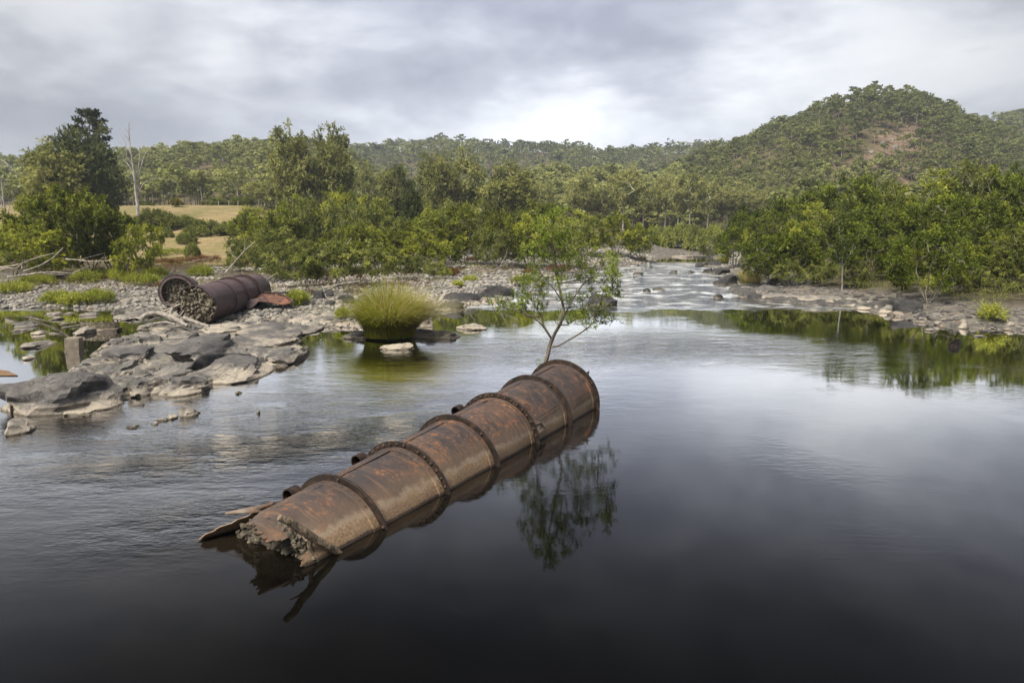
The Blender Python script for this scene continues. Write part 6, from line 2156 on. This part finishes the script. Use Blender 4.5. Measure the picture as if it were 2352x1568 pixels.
stem_thing([q5(1705, 180, 55), q5(1770, 100, 56), q5(1850, 10, 57), q5(1930, -60, 58)], 0.10, 0.06, 'bare white stem leaning right behind the broken cylinder', [[q5(1850, 10, 57), q5(1860, -50, 57), q5(1850, -110, 57)], [q5(1800, 70, 56), q5(1760, 40, 56), q5(1740, -10, 56)]])
stem_thing([q5(1410, 95, 62), q5(1500, 75, 62), q5(1600, 60, 62), q5(1640, 20, 63)], 0.06, 0.02, 'grey stem lying across the weeds left of the middle thicket')
stem_thing([q5(2040, 210, 52), q5(2120, 160, 52.5), q5(2220, 140, 53), q5(2330, 100, 53)], 0.05, 0.02, 'thin pale stem beside the far end of the broken cylinder')


def q6(x, y, d):
    a, b = z6(x, y)
    return a, b, d


stem_thing([q6(130, 370, 51), q6(180, 290, 52.5), q6(290, 200, 54), q6(390, 130, 55), q6(450, 60, 56)], 0.11, 0.05, 'thick grey stem leaning right above the black rocks', [[q6(350, 150, 54.6), q6(430, 155, 54.6), q6(520, 160, 54.6)]])
stem_thing([q6(170, 240, 54), q6(220, 130, 55), q6(270, 60, 56), q6(315, 5, 57)], 0.09, 0.05, 'pale broken stem above the thick grey stem')
stem_thing([q6(110, 380, 46.5), q6(220, 350, 46.5), q6(330, 335, 46.5), q6(380, 330, 46.5)], 0.09, 0.04, 'dark log lying along the top of the black rocks')
stem_thing([q6(1380, 250, 58), q6(1450, 215, 58.5), q6(1530, 180, 59), q6(1580, 150, 59.5)], 0.07, 0.03, 'pale stem slanting right on the stony bank behind the sapling', [[q6(1440, 220, 58.5), q6(1480, 150, 59), q6(1500, 80, 59.5)]])
stem_thing([q6(1190, 390, 50), q6(1230, 340, 50), q6(1270, 270, 50)], 0.03, 0.015, 'thin bare stick on the stones above the black wedge')

# fence on the grass rise
for i, (px, py) in enumerate([(476, 478), (503, 481), (527, 484), (548, 490), (447, 474)]):
    y = 172.0 - i * 2
    x = ap(px, py, y).x
    ob('fence_post', (lambda mb: (mb.add(*tube([(0, 0, -0.2), (0.02, 0, 0.6), (0, 0, 1.25)], 0.09, 6)), mb.mesh('fence_post', M['post']))[1])(MB()), None, (x, y, th1(x, y)), 'grey wooden fence post, %s of the row on the grass rise' % ['second', 'third', 'fourth', 'last', 'first'][i], 'post', 'fence posts')


# ------------------------------------------------------------------ weeds on the banks
gW = np.random.default_rng(55)


def weed_mesh(n, w, d, h, lf, seed):
    g = np.random.default_rng(seed)
    a, r = g.uniform(0, 6.28, n), np.sqrt(g.random(n))
    C = np.stack([np.cos(a) * r * w, np.sin(a) * r * d, h * g.uniform(0.15, 0.75, n) * (1 - 0.5 * r * r)], -1)
    h *= 1.35
    return foliage(C, h * 0.22, 8, 8, h * 0.32, lf[0], lf[1] * 1.3, g, 1.3, 0.2)


weeds = [  # zoom-5 centre x, foot y, width, height m, red?
    (70, 320, 160, 0.6, 0, 'yellow green weeds at the left end of the stony bank'), (260, 290, 160, 0.7, 0, 'tall yellowish weeds below the left thicket'), (390, 368, 120, 0.65, 0, 'bright green weed clump low on the stony bank'),
    (520, 375, 110, 0.65, 0, 'bright green weed clump right of the first bright clump'), (700, 370, 150, 0.75, 0, 'largest green weed clump on the stony bank'), (620, 270, 140, 0.8, 0, 'green weeds below the right end of the left thicket'),
    (760, 250, 160, 0.8, 0, 'green weeds in the middle of the stony bank'), (920, 260, 150, 0.8, 0, 'light green weeds left of the short drum'), (1060, 290, 170, 0.85, 0, 'green weeds just left of the short drum'), (1160, 250, 110, 0.8, 0, 'weeds behind the short drum'),
    (330, 250, 130, 0.5, 1, 'reddish weeds under the left thicket'), (1250, 150, 150, 0.7, 1, 'red brown weeds behind the short drum'), (1400, 140, 170, 0.7, 1, 'red brown weeds above the broken cylinder'), (1560, 120, 150, 0.7, 1, 'red brown weeds left of the leaning white stem'),
    (1300, 95, 180, 0.6, 0, 'pale green weeds on the flat behind the drum'), (1500, 240, 120, 0.7, 0, 'green weeds between drum and broken cylinder'), (2130, 260, 130, 0.8, 0, 'green weeds at the far end of the broken cylinder'), (2230, 410, 110, 0.7, 0, 'yellow weeds sprouting beside the orange plate'),
    (1180, 100, 120, 0.6, 0, 'light weeds at the right end of the left thicket'), (900, 230, 130, 0.6, 1, 'dry reddish weeds in the middle of the stony bank')]
for x, yf, w, h, red, lb in weeds:
    px, py = z5(x, yf)
    P = gp(px, py, 0.5)
    hw = w / 2 * 0.3029 / (FPX / K) * P.y
    t = thing('weed_clump', (P.x, P.y + 0.5, th1(P.x, P.y + 0.5)), lb, 'weeds', 'weed clumps of the left bank')
    V, Q, tn = weed_mesh(100, hw * 1.45, 1.1, h * 1.1, (0.12, 0.028), int(x))
    ob('leaves', mk('leaves', V, Q, None, M['weed_red' if red else 'weed'], False, {'tone': tn}), t)
weeds6 = [(1085, 300, 90, 0.7, 1, 'orange brown weed clump on the middle stony bank'), (1030, 310, 80, 0.6, 0, 'green weed left of the orange brown clump'), (1600, 330, 150, 0.8, 0, 'bright green weeds at the river edge left of the sapling'),
          (1215, 330, 100, 0.5, 0, 'thin green weeds above the black wedge'), (1120, 375, 70, 0.4, 0, 'yellowish tuft on the stones above the black rock'), (1230, 205, 90, 0.6, 1, 'rusty weeds far back on the middle bank'), (1900, 250, 200, 0.8, 1, 'orange weeds behind the sapling leaves'),
          (1660, 270, 90, 0.6, 1, 'reddish weeds left behind the sapling'), (230, 600, 70, 0.4, 0, 'small green tuft on the shelf left of the grass clump')]
for x, yf, w, h, red, lb in weeds6:
    px, py = z6(x, yf)
    P = gp(px, py, 0.4)
    hw = w / 2 * 0.3028 / (FPX / K) * P.y
    t = thing('weed_clump', (P.x, P.y + 0.3, max(th1(P.x, P.y + 0.3), 0.1 if yf < 500 else 0.35)), lb, 'weeds', 'weed clumps of the middle bank')
    V, Q, tn = weed_mesh(55, hw * 1.1, 0.7, h, (0.10, 0.028), int(x))
    ob('leaves', mk('leaves', V, Q, None, M['weed_red' if red else 'weed'], False, {'tone': tn}), t)
weeds7 = [(2200, 560, 90, 0.9, 0, 'spindly green weed on the right shore'), (2030, 450, 110, 1.0, 1, 'orange leaved weeds behind the right shore'), (2260, 440, 130, 1.0, 1, 'orange leaved weeds at the right edge'), (1710, 415, 110, 0.9, 0, 'green weeds at the foot of the right thicket'), (1850, 445, 90, 0.8, 0, 'green weeds inside the forked white tree')]
for x, yf, w, h, red, lb in weeds7:
    px, py = z7(x, yf)
    P = gp(px, py, 0.7)
    hw = w / 2 * 0.4142 / (FPX / K) * P.y
    t = thing('weed_clump', (P.x, P.y + 0.3, th1(P.x, P.y + 0.3)), lb, 'weeds', 'weed clumps of the right bank')
    V, Q, tn = weed_mesh(40, hw, 0.7, h, (0.11, 0.03), int(x))
    ob('leaves', mk('leaves', V, Q, None, M['weed_red' if red else 'weed'], False, {'tone': tn}), t)


# thin cover of seedlings and dry weeds between the stones
def cover(name, n, y0, y1, sdr, h, mat, px, label, seed, thr=0.12):
    x, y, sd, p = bank_points(n, y0, y1, sdr, px)
    k = fbm2(x, y, 0.22, 3, seed) > thr
    x, y, sd = x[k], y[k], sd[k]
    z = terrain(x, y, sd)
    C = np.stack([x, y, z + h * 0.4], -1)
    V, Q, tn = foliage(C, h * 0.45, 4, 5, h * 0.4, 0.11, 0.028, np.random.default_rng(seed), 1.2, 0.25)
    o = ob(name, mk(name, V, Q, None, M[mat], False, {'tone': tn}), None, label=label, cat='ground cover', kind='stuff')


cover('ground_cover', 3800, 46, 80, (6, 34), 0.45, 'weed_red', (-60, 1350), 'thin reddish weeds scattered over the stony left bank', 12)
cover('ground_cover', 3000, 46, 84, (5, 34), 0.45, 'weed', (-60, 1500), 'thin green weeds scattered over the stony left bank', 19)
cover('ground_cover', 9000, 38, 90, (3.2, 26), 0.8, 'leaf_hedge', (1660, 2420), 'dark undergrowth beneath the right thicket', 23, -0.25)


# ------------------------------------------------------------------ thin air between here and the far ridges
def build_haze():
    m, t = material('haze_air')
    v = t.n('ShaderNodeVolumePrincipled', {'Color': (0.80, 0.88, 1.0), 'Density': 0.00030, 'Anisotropy': 0.2})
    o = t.n('ShaderNodeOutputMaterial')
    t.t.links.new(v.outputs[0], o.inputs['Volume'])
    lo, hi = (-1000, -70, -4), (1000, 930, 126)
    V = [(x, y, z) for x in (lo[0], hi[0]) for y in (lo[1], hi[1]) for z in (lo[2], hi[2])]
    Q = [(0, 1, 3, 2), (4, 6, 7, 5), (0, 4, 5, 1), (2, 3, 7, 6), (0, 2, 6, 4), (1, 5, 7, 3)]
    ob('haze', mk('haze', V, Q, None, m), kind='stuff')


build_haze()
